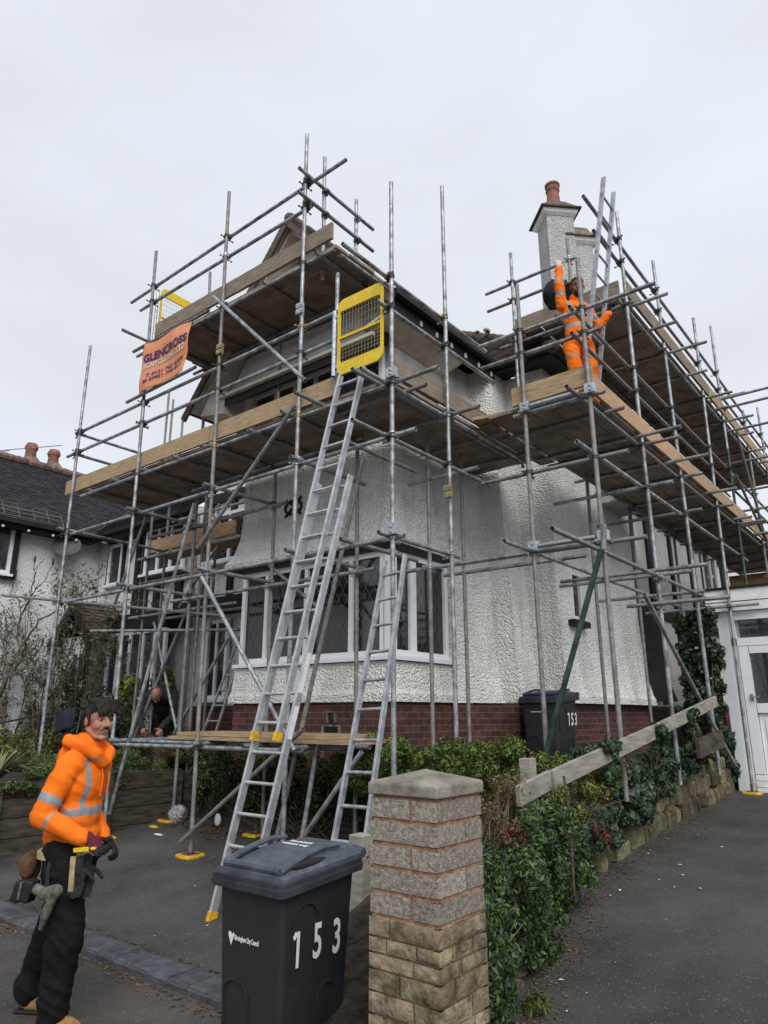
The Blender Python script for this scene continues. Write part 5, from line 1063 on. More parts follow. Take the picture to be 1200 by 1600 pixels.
for i in range(90):
    a = random.uniform(0, 6.28); L_ = random.uniform(.5, .95); lean = random.uniform(.3, 1.1); d = Vector((math.cos(a), math.sin(a), 0)); b = Vector((-10.15, 4.5, .85)); s_ = Vector((-d.y, d.x, 0)); pts = []
    for k in range(7):
        f = k/6; pts.append((b+d*(L_*f*lean*.8+f*f*.12)+Vector((0, 0, L_*(f*.75-f*f*.55*lean))), .017*(1-f**2.2)+.001))
    v = []
    for p, w_ in pts: v += [p-s_*w_, p+Vector((0, 0, -.006)), p+s_*w_]
    mb.add(v, [(3*k+j, 3*k+j+1, 3*k+j+4, 3*k+j+3) for k in range(6) for j in range(2)])
mb.build('leaf_blade', L_var, t, smooth=True)
plant('trailing_plant', 'green trailing plant hanging over the left sleepers beside the man', 'plant', (-8.85, 5.2, .85), [((-8.82, 4.3+i*.45, .92-.04*(i % 2)), (.16, .28, .15)) for i in range(5)], 6500, .035, L_dark, L_mid, .4, .45, clump=8, stem=.006)
# tall wild shrubs and a bare sumac against the neighbour's wall
def wild(name, label, base, spread, h, nst, nl, size, m, m2, tw, fr=.3, lw=.3, curve=.5):
    t = thing(name, label, 'shrub' if 'tree' not in name else 'tree', base); mb = MB(); pos = []
    def grow(p, d, L_, r, lev):
        pts = [p]; q = p.copy(); dd = d.copy(); n = 5
        for i in range(n):
            dd = (dd+Vector((random.gauss(0, .13), random.gauss(0, .10), random.gauss(.04, .08)))*curve*2).normalized(); q = q+dd*L_/n; pts.append(q.copy())
            if lev >= 1 and len(pos) < nl*2: pos.extend([q+Vector((random.gauss(0, .05), random.gauss(0, .05), random.gauss(0, .05))) for _ in range(3)])
        mb.path(pts, r, 5, r*.45)
        if lev < 2:
            for i in range(4 if lev else 6): f = random.uniform(.3, 1); k = min(int(f*n), n-1); grow(pts[k].lerp(pts[k+1], .5), (dd+Vector((random.gauss(0, .7), random.gauss(0, .5), random.gauss(.2, .4)))).normalized(), L_*random.uniform(.3, .5), r*.45, lev+1)
    for i in range(nst):
        b = Vector(base)+Vector((random.uniform(-1, 1)*spread, random.uniform(-.3, .3), 0)); grow(b, Vector((random.gauss(0, .18), random.gauss(0, .08), 1)).normalized(), h*random.uniform(.6, 1), .014, 0)
    mb.build('stem', tw, t, smooth=True); p = np.array([tuple(q) for q in random.choices(pos, k=nl)])+rng.normal(0, .04, (nl, 3)); d = rng.normal(0, 1, (nl, 3)); k = int(nl*(1-fr))
    foliage('foliage', leaves(p[:k], d[:k], size, lw, .6), m, t)
    if m2: foliage('foliage', leaves(p[k:], d[k:], size, lw, .6), m2, t)
wild('wild_shrub', 'tall airy olive green shrub in front of the neighbouring white wall', (-13.0, 6.9, .9), .85, 3.1, 15, 5200, .08, L_lil, L_mid, M_twig)
wild('wild_shrub', 'loose feathery shrub growing at the foot of the satellite dish wall', (-14.7, 6.4, .9), .8, 2.3, 12, 3600, .075, L_lil, L_oliv, M_twig)
plant('wild_undergrowth', 'tangled mid green undergrowth above the hedge at the left', 'shrub', (-13.3, 7.2, .9), [((-12.6, 7.2, 1.9), (.6, .3, .6)), ((-13.6, 7.1, 2.0), (.7, .3, .7)), ((-14.9, 7.0, 1.9), (.7, .3, .6))], 7000, .06, L_dark, L_lil, .5, .4, clump=16, cf=.33, ntw=40, tw=M_twig, stem=.008, shell=.2)
t = thing('bare_tree', 'small bare sumac with curved branches and dark seed heads at the far left', 'tree', (-14.2, 6.2, .9)); mb = MB(); sh = MB()
def P6(u, v, Y=6.15):
    # pixel-free lookup table: branch nodes in metres along X and Z at the tree's own distance
    return Vector((u, Y, v))
br = [([(-14.9, .9), (-14.4, 1.7), (-13.8, 2.35), (-13.62, 2.75)], .04), ([(-13.62, 2.75), (-13.9, 3.1), (-13.8, 3.5), (-13.55, 3.85)], .026), ([(-13.62, 2.75), (-13.3, 3.0), (-12.95, 3.35), (-12.5, 3.5)], .022), ([(-13.9, 3.1), (-14.4, 3.3), (-14.7, 3.75), (-14.6, 4.1)], .018),
      ([(-13.8, 3.5), (-14.1, 3.85), (-14.35, 4.0), (-14.4, 4.35)], .014), ([(-13.55, 3.85), (-13.6, 4.1), (-13.45, 4.3), (-13.5, 4.5)], .012), ([(-13.55, 3.85), (-13.2, 3.95), (-13.0, 4.1), (-12.95, 4.4)], .010), ([(-14.4, 1.7), (-14.9, 2.2), (-15.0, 2.9), (-14.8, 3.3)], .02), ([(-13.8, 2.35), (-13.3, 2.5), (-12.9, 2.9)], .013), ([(-14.8, 3.3), (-15.2, 3.7), (-15.3, 4.1)], .012)]
for pts, r in br:
    vv = [Vector((x, 6.15+.08*math.sin(x*9+z*4), z)) for x, z in pts]; cv = []
    for i in range(len(vv)-1):
        for k in range(4): cv.append(vv[i].lerp(vv[i+1], k/4)+Vector((random.gauss(0, .008), random.gauss(0, .01), random.gauss(0, .008))))
    cv.append(vv[-1]); mb.path(cv, r, 6, r*.6)
    for k in range(3):
        a = random.choice(cv[3:]); e = a+Vector((random.gauss(0, .15), random.gauss(0, .1), random.uniform(.12, .4))); mb.path([a, a.lerp(e, .5)+Vector((.02, 0, .02)), e], .006, 4, .003)
    if r < .016: sh.ell(vv[-1]+Vector((0, 0, .07)), (.025, .025, .08), n=8, m=6)
mb.build('trunk', M_twig, t, smooth=True); sh.build('seed_head', M_leath, t, smooth=True)
# side bank planting
plant('cotoneaster', 'brown green arching shrub with red berries right of the gate pillar', 'shrub', (-2.35, 3.7, .4), [((-2.45, 3.5, 1.02), (.24, .42, .26)), ((-2.5, 4.3, 1.08), (.26, .38, .28)), ((-2.15, 3.3, .85), (.15, .3, .25))], 9500, .024, L_oliv, L_brn, .35, .45, clump=14, stem=.006, ntw=150, shell=.15, tw=M_twig)
plant('privet_shrub', 'large fresh green leafy shrub spilling over the low wall beside the pillar', 'shrub', (-2.25, 3.3, .2), [((-2.0, 3.05, .62), (.2, .28, .36)), ((-2.12, 3.45, .62), (.22, .3, .38)), ((-2.3, 4.0, .70), (.24, .36, .38)), ((-1.95, 2.9, .35), (.14, .2, .25)), ((-2.45, 4.7, .78), (.24, .4, .36)), ((-1.85, 2.85, .15), (.12, .16, .2)), ((-2.1, 3.4, .32), (.14, .35, .2)), ((-2.3, 4.4, .42), (.12, .45, .22)), ((-2.28, 4.6, 1.02), (.16, .35, .22)), ((-2.42, 5.2, .62), (.16, .35, .24))], 46000, .034, L_mid, L_ivy, .5, .36, clump=16, cf=.34, stem=.008, ntw=40)
plant('berberis', 'yellow green shrub with red tinted leaves below the middle of the timber rail', 'shrub', (-2.6, 5.4, .5), [((-2.55, 5.2, 1.0), (.24, .45, .28)), ((-2.55, 6.0, 1.15), (.25, .45, .3))], 17000, .026, L_oliv, L_yel, .4, .45, clump=14, cf=.34, stem=.006, ntw=50)
plant('red_shrub', 'small dark red leaved sprig beneath the timber rail', 'shrub', (-2.5, 6.3, 1.0), [((-2.48, 6.5, 1.28), (.12, .22, .14)), ((-2.42, 5.75, .85), (.10, .18, .15)), ((-2.3, 4.1, .98), (.10, .2, .12)), ((-2.3, 3.5, 1.0), (.08, .2, .1))], 900, .026, L_red, L_oliv, .3, .45, clump=5, stem=.004, shell=.1)
plant('ivy_bank', 'dark glossy ivy covering the bank over the far half of the stone wall', 'ivy', (-2.75, 8.0, .8), [((-2.65, 6.6, .98), (.2, .5, .26)), ((-2.68, 7.4, 1.08), (.24, .55, .27)), ((-2.72, 8.3, 1.12), (.26, .6, .26)), ((-2.76, 9.2, 1.15), (.24, .6, .24)), ((-2.55, 5.3, .72), (.16, .5, .2)), ((-2.85, 10.3, 1.2), (.2, .6, .2)), ((-3.1, 7.5, 1.2), (.4, .8, .2)), ((-2.5, 6.1, .80), (.13, .5, .2)), ((-2.55, 7.0, .9), (.14, .5, .2))], 52000, .036, L_ivy, L_dark, .3, .75, clump=16, cf=.34, stem=.006)
for y, z, lab in ((7.45, 1.58, 'ivy tuft climbing over the timber rail joint'), (8.65, 1.72, 'ivy tuft wrapped on the upper end of the timber rail'), (6.1, 1.42, 'small ivy tuft behind the middle of the timber rail')):
    plant('ivy_tuft', lab, 'ivy', (-2.5, y, z-.4), [((-2.46, y, z-.03), (.15, .2, .13)), ((-2.46, y+.1, z-.25), (.09, .14, .18))], 4200, .034, L_ivy, L_mid, .2, .75, clump=6, stem=.005, group=None)
plant('wall_ivy', 'tall curtain of dark ivy between the house and the garage', 'ivy', (-3.1, 12.0, .6), [((-3.02, 12.0, 1.0+i*.36), (.24, .18, .3)) for i in range(7)]+[((-3.35, 12.15, 1.1+i*.4), (.25, .18, .3)) for i in range(6)], 19000, .055, L_ivy, L_dark, .3, .75, clump=12, cf=.4)
plant('weed_tuft', 'small green weed growing at the foot of the stone wall', 'weed', (-2.0, 3.9, .1), [((-2.12, 4.0, .16), (.07, .1, .05)), ((-1.66, 2.95, .06), (.05, .08, .04))], 260, .05, L_brt, None, 0, .2, clump=0, ntw=0, up=-.5)
plant('roof_weed', 'dry weed sprouting on the roof ridge behind the gable', 'weed', (-6.0, 10.6, 8.55), [((-6.0, 10.6, 8.75), (.18, .15, .14))], 500, .04, L_brn, L_oliv, .3, .3, clump=4, ntw=26, stem=.006, tw=M_bark)

# ================================================================== PEOPLE
def hand(mb, wpos, d, s, curl=.5, sc=1., spread=.012):
    """palm, four bent fingers of unequal length and a side thumb; s points to the thumb side"""
    w_ = Vector(wpos); d = Vector(d).normalized(); s = Vector(s); s = (s-d*s.dot(d)).normalized(); n = d.cross(s).normalized()
    mb.cap(w_-d*.02, w_+d*.03*sc, .026*sc, .028*sc, 10)
    mb.ell(w_+d*.055*sc, (.048*sc, .042*sc, .018*sc), Matrix((d, s, n)).transposed(), 12, 8)
    for i, L_ in enumerate((.070, .078, .072, .056)):
        p = w_+d*.09*sc+s*(.031-.0205*i)*sc; dd = d.copy(); ax = s; r = .0098*sc
        for k, f in enumerate((.46, .30, .24)):
            dd = (Quaternion(ax, -curl*(.8 if k == 0 else 1.1)) @ dd); q = p+dd*L_*f*sc; mb.cap(p, q, r, r*.9, 8); p = q; r *= .9
    p = w_+d*.025*sc+s*.034*sc; dd = (d*.65+s*.75-n*.25*curl).normalized()
    for f in (.038, .030): q = p+dd*f*sc; mb.cap(p, q, .0115*sc, .010*sc, 8); p = q; dd = (dd+d*.5-n*.5*curl).normalized()
def head(par, c, yaw, pitch, skin, hair=None, roll=0, bald=False, tache=False):
    rt_ = Matrix.Rotation(yaw, 3, 'Z') @ Matrix.Rotation(pitch, 3, 'Y') @ Matrix.Rotation(roll, 3, 'X'); c = Vector(c)
    T_ = lambda x, y, z: c+rt_ @ Vector((x, y, z)); mb = MB()
    mb.ell(T_(-.008, 0, .035), (.099, .076, .090), rt_, 20, 14); mb.ell(T_(.028, 0, -.035), (.066, .058, .082), rt_, 18, 12); mb.ell(T_(.062, 0, -.100), (.026, .030, .020), rt_)
    for s_ in (-1, 1):
        mb.ell(T_(.052, .036*s_, -.028), (.036, .028, .034), rt_); mb.ell(T_(-.006, .080*s_, -.008), (.020, .008, .032), rt_, 12, 8); mb.cap(T_(-.02, .055*s_, -.05), T_(.045, .032*s_, -.095), .018, .018, 10); mb.cap(T_(.080, .014*s_, .034), T_(.070, .046*s_, .036), .011, .010, 8)
    mb.cap(T_(.088, 0, .018), T_(.112, 0, -.024), .009, .014, 10); mb.ell(T_(.100, .012, -.030), (.012, .009, .009), rt_); mb.ell(T_(.100, -.012, -.030), (.012, .009, .009), rt_)
    mb.ell(T_(.086, 0, -.058), (.012, .026, .0065), rt_); mb.ell(T_(.083, 0, -.072), (.013, .023, .0075), rt_)
    mb.cap(T_(-.02, 0, -.07), T_(-.055, 0, -.19), .055, .062, 14)
    organic('head', mb, skin, par, .0042, 2)
    for s_ in (-1, 1):
        e = MB(); e.ell(T_(.0785, .032*s_, .008), (.0105, .013, .0062), rt_, 12, 8); eo = e.build('eye', M_eye, par, smooth=True); e = MB(); e.ell(T_(.0875, .031*s_, .0085), (.0035, .0062, .0058), rt_, 10, 6); e.build('iris', M_rubber, eo, smooth=True)
        e = MB(); e.path([T_(.095, .014*s_, .030), T_(.093, .030*s_, .036), T_(.080, .050*s_, .030)], .0045, 6, .003); e.build('eyebrow', hair or M_hair, par, smooth=True)
    m_ = MB(); m_.path([T_(.088, .022, -.0655), T_(.0985, 0, -.0650), T_(.088, -.022, -.0655)], .0022, 6); m_.build('mouth', M_leath, par)
    if tache: m_ = MB(); m_.path([T_(.086, .030, -.056), T_(.101, .008, -.044), T_(.101, -.008, -.044), T_(.086, -.030, -.056)], .0045, 6, .003); m_.build('moustache', M_hair, par, smooth=True)
    return T_, rt_
# ---- man in the foreground
def seg(p, a, b):
    a, b = Vector(a), Vector(b); d = b-a; t_ = max(0, min(1, (p-a).dot(d)/d.length_squared)); return (p-(a+d*t_)).length, t_
P1 = thing('person', 'dark haired man in an orange hi-vis hoodie and black trousers walking in the foreground', 'person', (-4.36, 2.44, 0), R(31), local=True)
hc = (.085, 0, 1.665); T_, r_ = head(P1, hc, R(-30), R(3), M_skin, M_hair, tache=True)
mb = MB(); mb.ell(T_(-.022, 0, .056), (.102, .083, .078), r_, 20, 14); mb.ell(T_(-.055, 0, .01), (.072, .080, .085), r_)
for i in range(15):
    y = -.075+.15*i/14; x = .070+.030*math.cos(y*14); mb.cap(T_(x-.03, y*.9, .115-.3*y*y*8*.05), T_(x+.006+random.uniform(-.004, .006), y*.95+random.uniform(-.010, .010)+.006, .052+random.uniform(-.026, .014)), .015, .006, 8)
for s_ in (-1, 1): mb.cap(T_(.0, .080*s_, .05), T_(.022, .078*s_, .0), .016, .007, 8); mb.cap(T_(-.05, .074*s_, .03), T_(-.055, .068*s_, -.045), .022, .010, 8)
for i in range(40):
    a = random.uniform(0, 6.28); e = random.uniform(.1, 1.2); p = T_(-.02+.10*math.cos(a)*math.cos(e), .085*math.sin(a)*math.cos(e), .062+.08*math.sin(e)); mb.cap(p, p+r_ @ Vector((random.gauss(0, .015), random.gauss(0, .015), random.gauss(-.004, .006))), .010, .006, 6)
organic('hair', mb, M_hair, P1, .005, 1, wr=.004, wf=60)
SH_R, EL_R, WR_R = (.01, -.165, 1.385), (-.065, -.255, 1.13), (.185, -.225, 1.025); SH_L, EL_L, WR_L = (.03, .175, 1.385), (-.02, .21, 1.12), (.12, .13, .97)
mb = MB(); mb.ell((.015, 0, 1.30), (.135, .175, .19)); mb.ell((.005, 0, 1.12), (.135, .165, .20)); mb.ell((-.01, 0, 1.00), (.158, .18, .11)); mb.cap((.01, -.13, 1.40), (.01, .13, 1.40), .085, .085, 16); mb.cap((-.03, 0, 1.40), (.02, 0, 1.50), .11, .09, 16)
for a, b, c in ((SH_R, EL_R, WR_R), (SH_L, EL_L, WR_L)): mb.cap(a, b, .072, .061, 16); mb.cap(b, c, .061, .045, 16)
hp = [(.15, -.02, 1.43), (.135, -.075, 1.48), (.06, -.115, 1.525), (-.04, -.105, 1.555), (-.10, 0, 1.555), (-.04, .105, 1.555), (.06, .115, 1.525), (.135, .075, 1.48), (.15, .02, 1.43)]
for a, b in zip(hp, hp[1:]): mb.cap(Vector(a)-Vector((0, 0, .012)), Vector(b)-Vector((0, 0, .012)), .036, .036, 10)
mb.ell((-.085, 0, 1.455), (.055, .10, .07))
def pr1(p):
    cand = []
    for a, b, k in ((SH_R, EL_R, 'u'), (EL_R, WR_R, 'f'), (SH_L, EL_L, 'u'), (EL_L, WR_L, 'f')):
        d, t_ = seg(p, a, b); cand.append((d-(.070 if k == 'u' else .053), k, t_))
    d, k, t_ = min(cand)
    if d < .014 and (k == 'f' or t_ > .3 or abs(p.y) > .24):
        if k == 'u' and .56 < t_ < .74: return 1
        if k == 'f' and .06 < t_ < .25: return 1
        return 0
    if abs(p.y) < .24 and 1.115 < p.z+.10*p.x*0 < 1.165: return 1
    if .090 < abs(p.y) < .122 and p.z > 1.165 and p.z < 1.445 and p.x > -.1 and not (k == 'u' and d < -.01): return 1
    return 0
organic('hoodie', mb, [M_or, M_ref], P1, .0085, 5, wr=.010, wf=8, pred=pr1)
for s_ in (-1, 1): mb = MB(); mb.path([(.15, .03*s_, 1.40), (.172, .035*s_, 1.34), (.168, .04*s_, 1.22)], .004, 6); mb.build('drawcord', M_or, P1, smooth=True)
mb = MB(); HPR, KR, AR = (.0, -.10, .90), (.10, -.14, .50), (.07, -.13, .12); HPL, KL, AL = (0, .10, .90), (-.13, .15, .50), (-.26, .17, .12)
mb.ell((-.01, 0, .90), (.145, .185, .11))
for a, b, c in ((HPR, KR, AR), (HPL, KL, AL)): mb.cap(a, b, .118, .096, 18); mb.cap(b, c, .098, .080, 18); mb.ell((c[0]-.005, c[1], c[2]+.03), (.090, .080, .07))
organic('trousers', mb, M_blk, P1, .010, 5, wr=.014, wf=7)
mb = MB(); loft(mb, [(.168*math.cos(a)-.012, .205*math.sin(a)) for a in np.linspace(0, 2*math.pi, 30)[:-1]], [(.885, -.01), (.89, .0), (.925, .0), (.93, -.01)]); mb.build('belt', M_belt, P1, smooth=True)
for (ax, ay, az), lift in ((AR, 0), (AL, .0)):
    mb = MB(); mb.cap((ax-.01, ay, az+.02), (ax-.01, ay, az-.03+0), .050, .052, 14); mb.ell((ax+.055, ay, .055+lift), (.125, .048, .05)); mb.ell((ax+.10, ay, .048+lift), (.075, .050, .045)); organic('boot', mb, M_boot, P1, .008, 4, wr=.002, wf=20)
    mb = MB(); mb.box(ax-.07, ax+.175, ay-.048, ay+.048, .0+lift, .022+lift); mb.build('sole', M_rubber, P1, bevel=.01)
mb = MB(); mb.cap(Vector(WR_R)-Vector((.03, -.005, -.01)), Vector(WR_R)+Vector((.035, .01, -.01)), .040, .034, 12); hand(mb, Vector(WR_R)+Vector((.03, .01, -.012)), (.75, .12, -.62), (.35, .85, .35), .85, 1.12)
organic('glove', mb, [M_maroon, M_glove], P1, .0045, 2, pred=lambda p: 1 if (p-Vector(WR_R)).length > .115 else 0)
mb = MB(); hand(mb, Vector(WR_L)+Vector((.02, .0, -.01)), (.8, -.2, -.5), (.3, -.85, .3), .7, 1.1); organic('glove', mb, M_glove, P1, .005, 2)
mb = MB(); mb.ell((.068, -.215, .535+.0), (.012, .006, .02)); mb.ell((.074, -.212, .55), (.006, .006, .03)); mb.build('trouser_emblem', M_num, P1)
def local_thing(name, label, cat, par): return thing(name, label, cat, par.location, par.rotation_euler[2], local=True)
t = local_thing('tape_measure', 'small yellow tool held in the maroon glove of the walking man', 'tool', P1); mb = MB(); mb.beam((.15, -.23, .955), (.245, -.235, .965), .03, .024); mb.beam((.245, -.235, .965), (.28, -.235, .968), .022, .015); mb.build('tool_body', M_yel, t, bevel=.004)
t = local_thing('cordless_drill', 'olive and black cordless drill hanging from the walking man\'s belt', 'drill', P1)
mb = MB(); mb.cap((.02, -.27, .735), (.10, -.285, .755), .034, .036, 14); mb.cap((.09, -.285, .745), (.045, -.28, .625), .030, .024, 12); mb.cap((-.06, -.25, .76), (.02, -.27, .74), .028, .032, 12); organic('drill_body', mb, M_camo, t, .006, 3)
mb = MB(); mb.cyl((.045, -.28, .63), (.03, -.277, .56), .022, .013, 12); mb.build('chuck', M_coup, t, smooth=True); mb = MB(); mb.beam((-.07, -.25, .80), (-.095, -.25, .69), .085, .06, (1, 0, 0)); mb.beam((-.125, -.25, .795), (-.15, -.25, .69), .085, .05, (1, 0, 0)); mb.build('battery', M_rubber, t, bevel=.01); mb = MB(); mb.beam((-.11, -.25, .795), (-.12, -.25, .705), .088, .012, (1, 0, 0)); mb.build('battery_plate', M_camo, t)
mb = MB(); mb.path([(.0, -.20, .90), (.005, -.235, .84), (.02, -.25, .77)], .012, 6); mb.build('strap', M_rubber, t)
t = local_thing('tool_pouch', 'worn brown leather tool pouch at the back of the walking man\'s belt', 'pouch', P1); mb = MB(); mb.ell((-.185, -.10, .835), (.05, .06, .09)); mb.ell((-.175, -.15, .85), (.05, .045, .07)); organic('pouch', mb, M_leath, t, .007, 3, wr=.004, wf=25)
t = local_thing('spare_gloves', 'pair of dark work gloves hanging from the front of the walking man\'s belt', 'gloves', P1); mb = MB(); hand(mb, (.185, -.14, .875), (.12, -.1, -1), (1, 0, .1), .3, 1.15); hand(mb, (.17, -.19, .87), (.05, -.1, -1), (1, 0, .1), .4, 1.1); organic('glove', mb, M_glove, t, .005, 2)
mb = MB(); mb.beam((.14, -.215, .92), (.15, -.22, .74), .03, .012, (0, 1, 0)); mb.build('holster', M_belt, t)
# ---- worker on the scaffold
P2 = thing('person', 'worker in full orange hi-vis climbing the access ladder with one arm raised', 'person', (-2.87, 7.40, 5.085), R(-44), local=True); P2.rotation_euler[0] = R(1.5)
T_, r_ = head(P2, (.06, .04, 1.66), R(-20), R(14), M_skind, M_hair)
mb = MB(); mb.ell(T_(-.015, 0, .055), (.100, .080, .076), r_, 18, 12); organic('hair', mb, M_hair, P2, .006, 2, wr=.002, wf=50)
mb = MB(); mb.ell(T_(.045, 0, -.085), (.052, .056, .045), r_); organic('beard', mb, M_hair, P2, .006, 2)
SR, ER, WR = (0, -.16, 1.42), (.03, -.18, 1.70), (-.02, -.14, 1.96); SL, EL, WL = (0, .16, 1.40), (-.05, .29, 1.16), (.04, .41, 1.32)
mb = MB(); mb.ell((0, 0, 1.28), (.115, .165, .22)); mb.ell((0, 0, 1.05), (.115, .15, .2)); mb.cap((0, -.12, 1.42), (0, .12, 1.42), .068, .068, 14); mb.ell((0, 0, .92), (.13, .165, .08)); mb.cap((-.02, 0, 1.45), (0, .01, 1.53), .075, .065, 12)
for a, b, c in ((SR, ER, WR), (SL, EL, WL)): mb.cap(a, b, .068, .058, 14); mb.cap(b, c, .058, .044, 14)
def pr2(p):
    cand = []
    for a, b, k in ((SR, ER, 'u'), (ER, WR, 'f'), (SL, EL, 'u'), (EL, WL, 'f')):
        d, t_ = seg(p, a, b); cand.append((d-.07, k, t_))
    d, k, t_ = min(cand)
    if d < .012 and (k == 'f' or t_ > .3): return 1 if (k == 'u' and .45 < t_ < .65) or (k == 'f' and .05 < t_ < .25) else 0
    return 1 if 1.10 < p.z < 1.155 or 1.22 < p.z < 1.27 or (.07 < abs(p.y) < .12 and 1.27 < p.z < 1.48) else 0
organic('jacket', mb, [M_or, M_ref], P2, .011, 5, wr=.008, wf=9, pred=pr2)
mb = MB(); mb.ell((0, 0, .90), (.14, .18, .11))
for s_, kx in ((-1, .10), (1, .02)): mb.cap((0, .10*s_, .88), (kx, .12*s_, .50), .092, .076, 16); mb.cap((kx, .12*s_, .50), (kx-.08, .13*s_, .10), .076, .068, 16)
organic('trousers', mb, [M_or, M_ref], P2, .011, 5, wr=.010, wf=8, pred=lambda p: 1 if .40 < p.z < .455 or .28 < p.z < .33 or (.68 < p.z < .71) else 0)
for s_, kx in ((-1, .10), (1, .02)): mb = MB(); mb.ell((kx-.03, .13*s_, .055), (.13, .05, .055)); mb.cap((kx-.08, .13*s_, .14), (kx-.08, .13*s_, .05), .05, .05); organic('boot', mb, M_boot, P2, .01, 3)
mb = MB(); hand(mb, Vector(WR)+Vector((0, 0, .02)), (-.1, .1, 1), (.2, 1, 0), .8, 1.1); organic('glove', mb, M_cglove, P2, .005, 2)
mb = MB(); hand(mb, Vector(WL)+Vector((0, 0, .02)), (.0, .3, .95), (1, 0, .1), .9, 1.1); organic('glove', mb, M_glove, P2, .005, 2)
t = thing('rubber_tub', 'black flexible rubber tub carried on the raised arm of the worker on the scaffold', 'bucket', (-2.87, 7.40, 5.085), R(-44), local=True); t.rotation_euler[0] = R(1.5); rr_ = Matrix.Rotation(R(-62), 3, 'Y') @ Matrix.Rotation(R(20), 3, 'X')
mb = MB(); lathe(mb, [(.03, -.13), (.12, -.13), (.135, -.115), (.17, .12), (.185, .13), (.18, .14), (.165, .135), (.13, -.09), (.02, -.10)], (-.20, -.06, 1.73), 28, rr_); mb.build('tub', M_tub, t, smooth=True)
for s_ in (-1, 1):
    c = Vector((-.20, -.06, 1.73)); mb = MB(); mb.path([c+rr_ @ Vector((.18*s_*math.cos(.32*q), .18*math.sin(.32*q), .13+.055*(1-q*q))) for q in np.linspace(-1, 1, 9)], .012, 8); mb.build('handle', M_tub, t, smooth=True)
# ---- bald man bending in the garden
P3 = thing('person', 'bald man in a dark fleece bending over in the garden behind the twiggy shrub', 'person', (-10.42, 7.12, .88), R(-50), local=True)
T_, r_ = head(P3, (.30, 0, 1.12), R(6), R(62), M_skinr, M_twig)
mb = MB(); mb.cap((-.25, 0, .92), (.0, 0, 1.13), .16, .18, 18); mb.ell((.03, 0, 1.13), (.17, .24, .15)); mb.cap((.08, -.2, 1.10), (.08, .2, 1.10), .09, .09, 14); mb.cap((.12, -.24, 1.08), (.22, -.28, .80), .075, .06, 14); mb.cap((.22, -.28, .80), (.38, -.16, .62), .058, .045, 14); mb.cap((.12, .24, 1.08), (.22, .28, .80), .075, .06, 14); mb.cap((.22, .28, .80), (.38, .14, .62), .058, .045, 14)
organic('fleece', mb, M_fleece, P3, .012, 5, wr=.008, wf=8)
mb = MB(); mb.ell((-.27, 0, .88), (.15, .19, .14))
for s_ in (-1, 1): mb.cap((-.25, .10*s_, .85), (-.10, .13*s_, .47), .10, .08, 14); mb.cap((-.10, .13*s_, .47), (-.18, .14*s_, .08), .08, .065, 14)
organic('trousers', mb, M_blk, P3, .012, 5, wr=.006, wf=8)
for s_ in (-1, 1):
    mb = MB(); mb.ell((-.12, .14*s_, .05), (.13, .05, .05)); organic('boot', mb, M_leath, P3, .01, 3)
    mb = MB(); hand(mb, (.38, .15*s_, .61), (.6, -.3*s_, -.75), (.2, -s_, .2), .5); organic('hand', mb, M_skinr, P3, .005, 2)

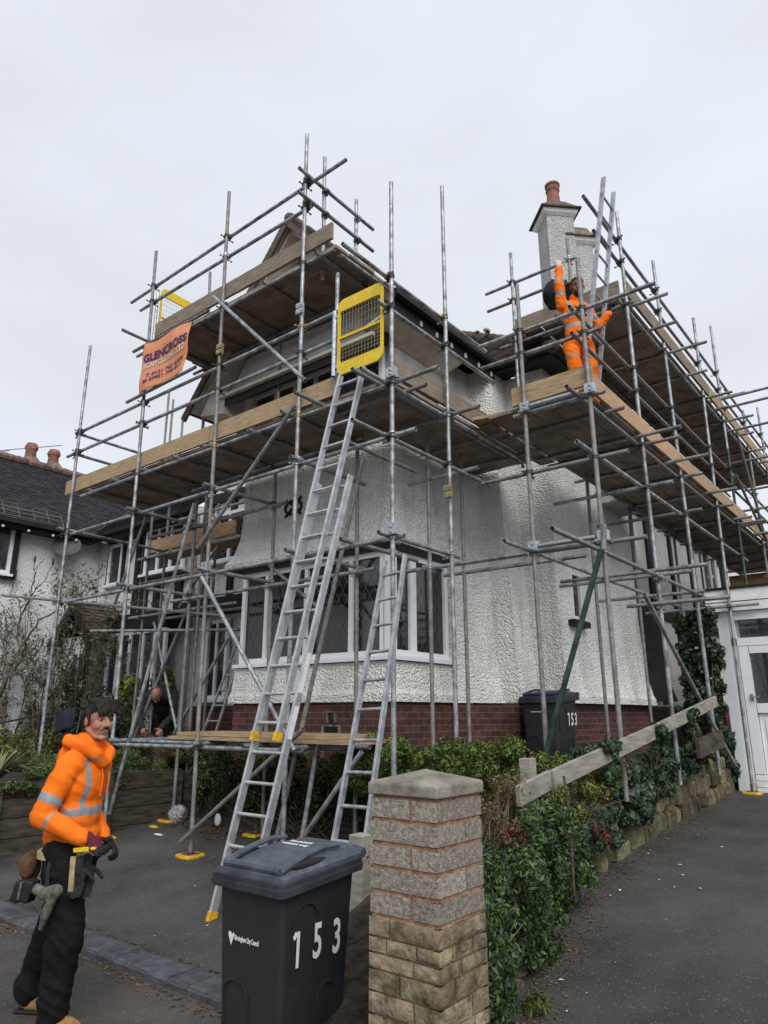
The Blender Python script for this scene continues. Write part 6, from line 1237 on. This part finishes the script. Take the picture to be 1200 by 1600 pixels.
# ================================================================== SMALL THINGS
T = thing('hand_rail', 'thin black metal garden handrail running left above the flower bed', 'handrail', (-12, 5.6, .9)); mb = MB(); mb.path([(-15, 5.5, 1.36), (-12.7, 5.55, 1.55), (-11.7, 5.6, 1.66), (-10.2, 5.62, 1.78)], .016, 8); mb.build('rail', M_black, T, smooth=True)
for x, z in ((-11.4, 1.68), (-13.6, 1.48)): MB().cyl((x, 5.6, .85), (x, 5.6, z), .014).build('post', M_black, T)
T = thing('jacket', 'dark navy jacket draped over the black handrail beside the hedge', 'jacket', (-10.6, 5.62, 1.7)); mb = MB(); nu, nv = 14, 16; v = []
for j in range(nv+1):
    for i in range(nu+1):
        u, q = i/nu, j/nv; a = q*2-1; v.append((-10.85+.52*u+.03*math.sin(q*7), 5.6+.028*math.copysign(min(1, abs(a)*5), a)+.02*math.sin(u*9+q*3), 1.765+.02*u-.36*abs(a)**1.1*(1-.25*u)+.01*math.sin(u*14)))
mb.add(v, [(j*(nu+1)+i, j*(nu+1)+i+1, (j+1)*(nu+1)+i+1, (j+1)*(nu+1)+i) for j in range(nv) for i in range(nu)]); o = mb.build('cloth', M_navy, T, smooth=True); sm = o.modifiers.new('s', 'SOLIDIFY'); sm.thickness = .02
T = thing('plastic_bag', 'crumpled clear plastic rubbish bag against the sleepers beneath the platform', 'bag', (-8.3, 6.1, .33)); mb = MB(); mb.ell((-8.42, 6.15, .42), (.14, .11, .11)); mb.ell((-8.32, 6.12, .46), (.07, .06, .08)); organic('bag', mb, M_bag, T, .012, 2, wr=.02, wf=16)
T = thing('crisp_packet', 'small blue and white wrapper standing in the dead leaves under the platform', 'wrapper', (-7.9, 6.15, .34)); mb = MB(); mb.ell((-7.62, 6.18, .42), (.06, .02, .07)); organic('wrapper', mb, [M_blue, M_num], T, .008, 1, wr=.008, wf=30, pred=lambda p: 1 if p.x > -7.60 or p.z > .46 else 0)
T = thing('paper_scrap', 'flattened white paper scrap on the drive under the scaffold', 'litter', (-7.9, 5.6, .3)); mb = MB(); mb.ell((-7.95, 5.55, zl(0, 5.55)+.014), (.09, .03, .012), n=8, m=5); mb.build('paper', M_num, T)
T = thing('yellow_wedge', 'orange yellow plastic scrap lying by the sleeper corner post', 'litter', (-8.2, 5.75, .3)); mb = MB(); mb.ell((-8.35, 5.75, zl(0, 5.75)+.02), (.1, .035, .022), n=8, m=5); mb.build('scrap', M_yelp, T)
T = thing('blue_scoop', 'bright blue plastic scoop lying on the drive at the left edge of the picture', 'scoop', (-8.36, 3.88, .1)); mb = MB(); lathe(mb, [(.02, 0), (.10, .0), (.12, .05), (.115, .055), (.095, .01), (.02, .012)], (-8.60, 3.72, zl(0, 3.72)+.005), 20); mb.build('scoop', M_blue, T, smooth=True); mb = MB(); mb.beam((-8.7, 3.65, .13), (-8.95, 3.5, .14), .05, .03); mb.build('handle', M_blue, T)
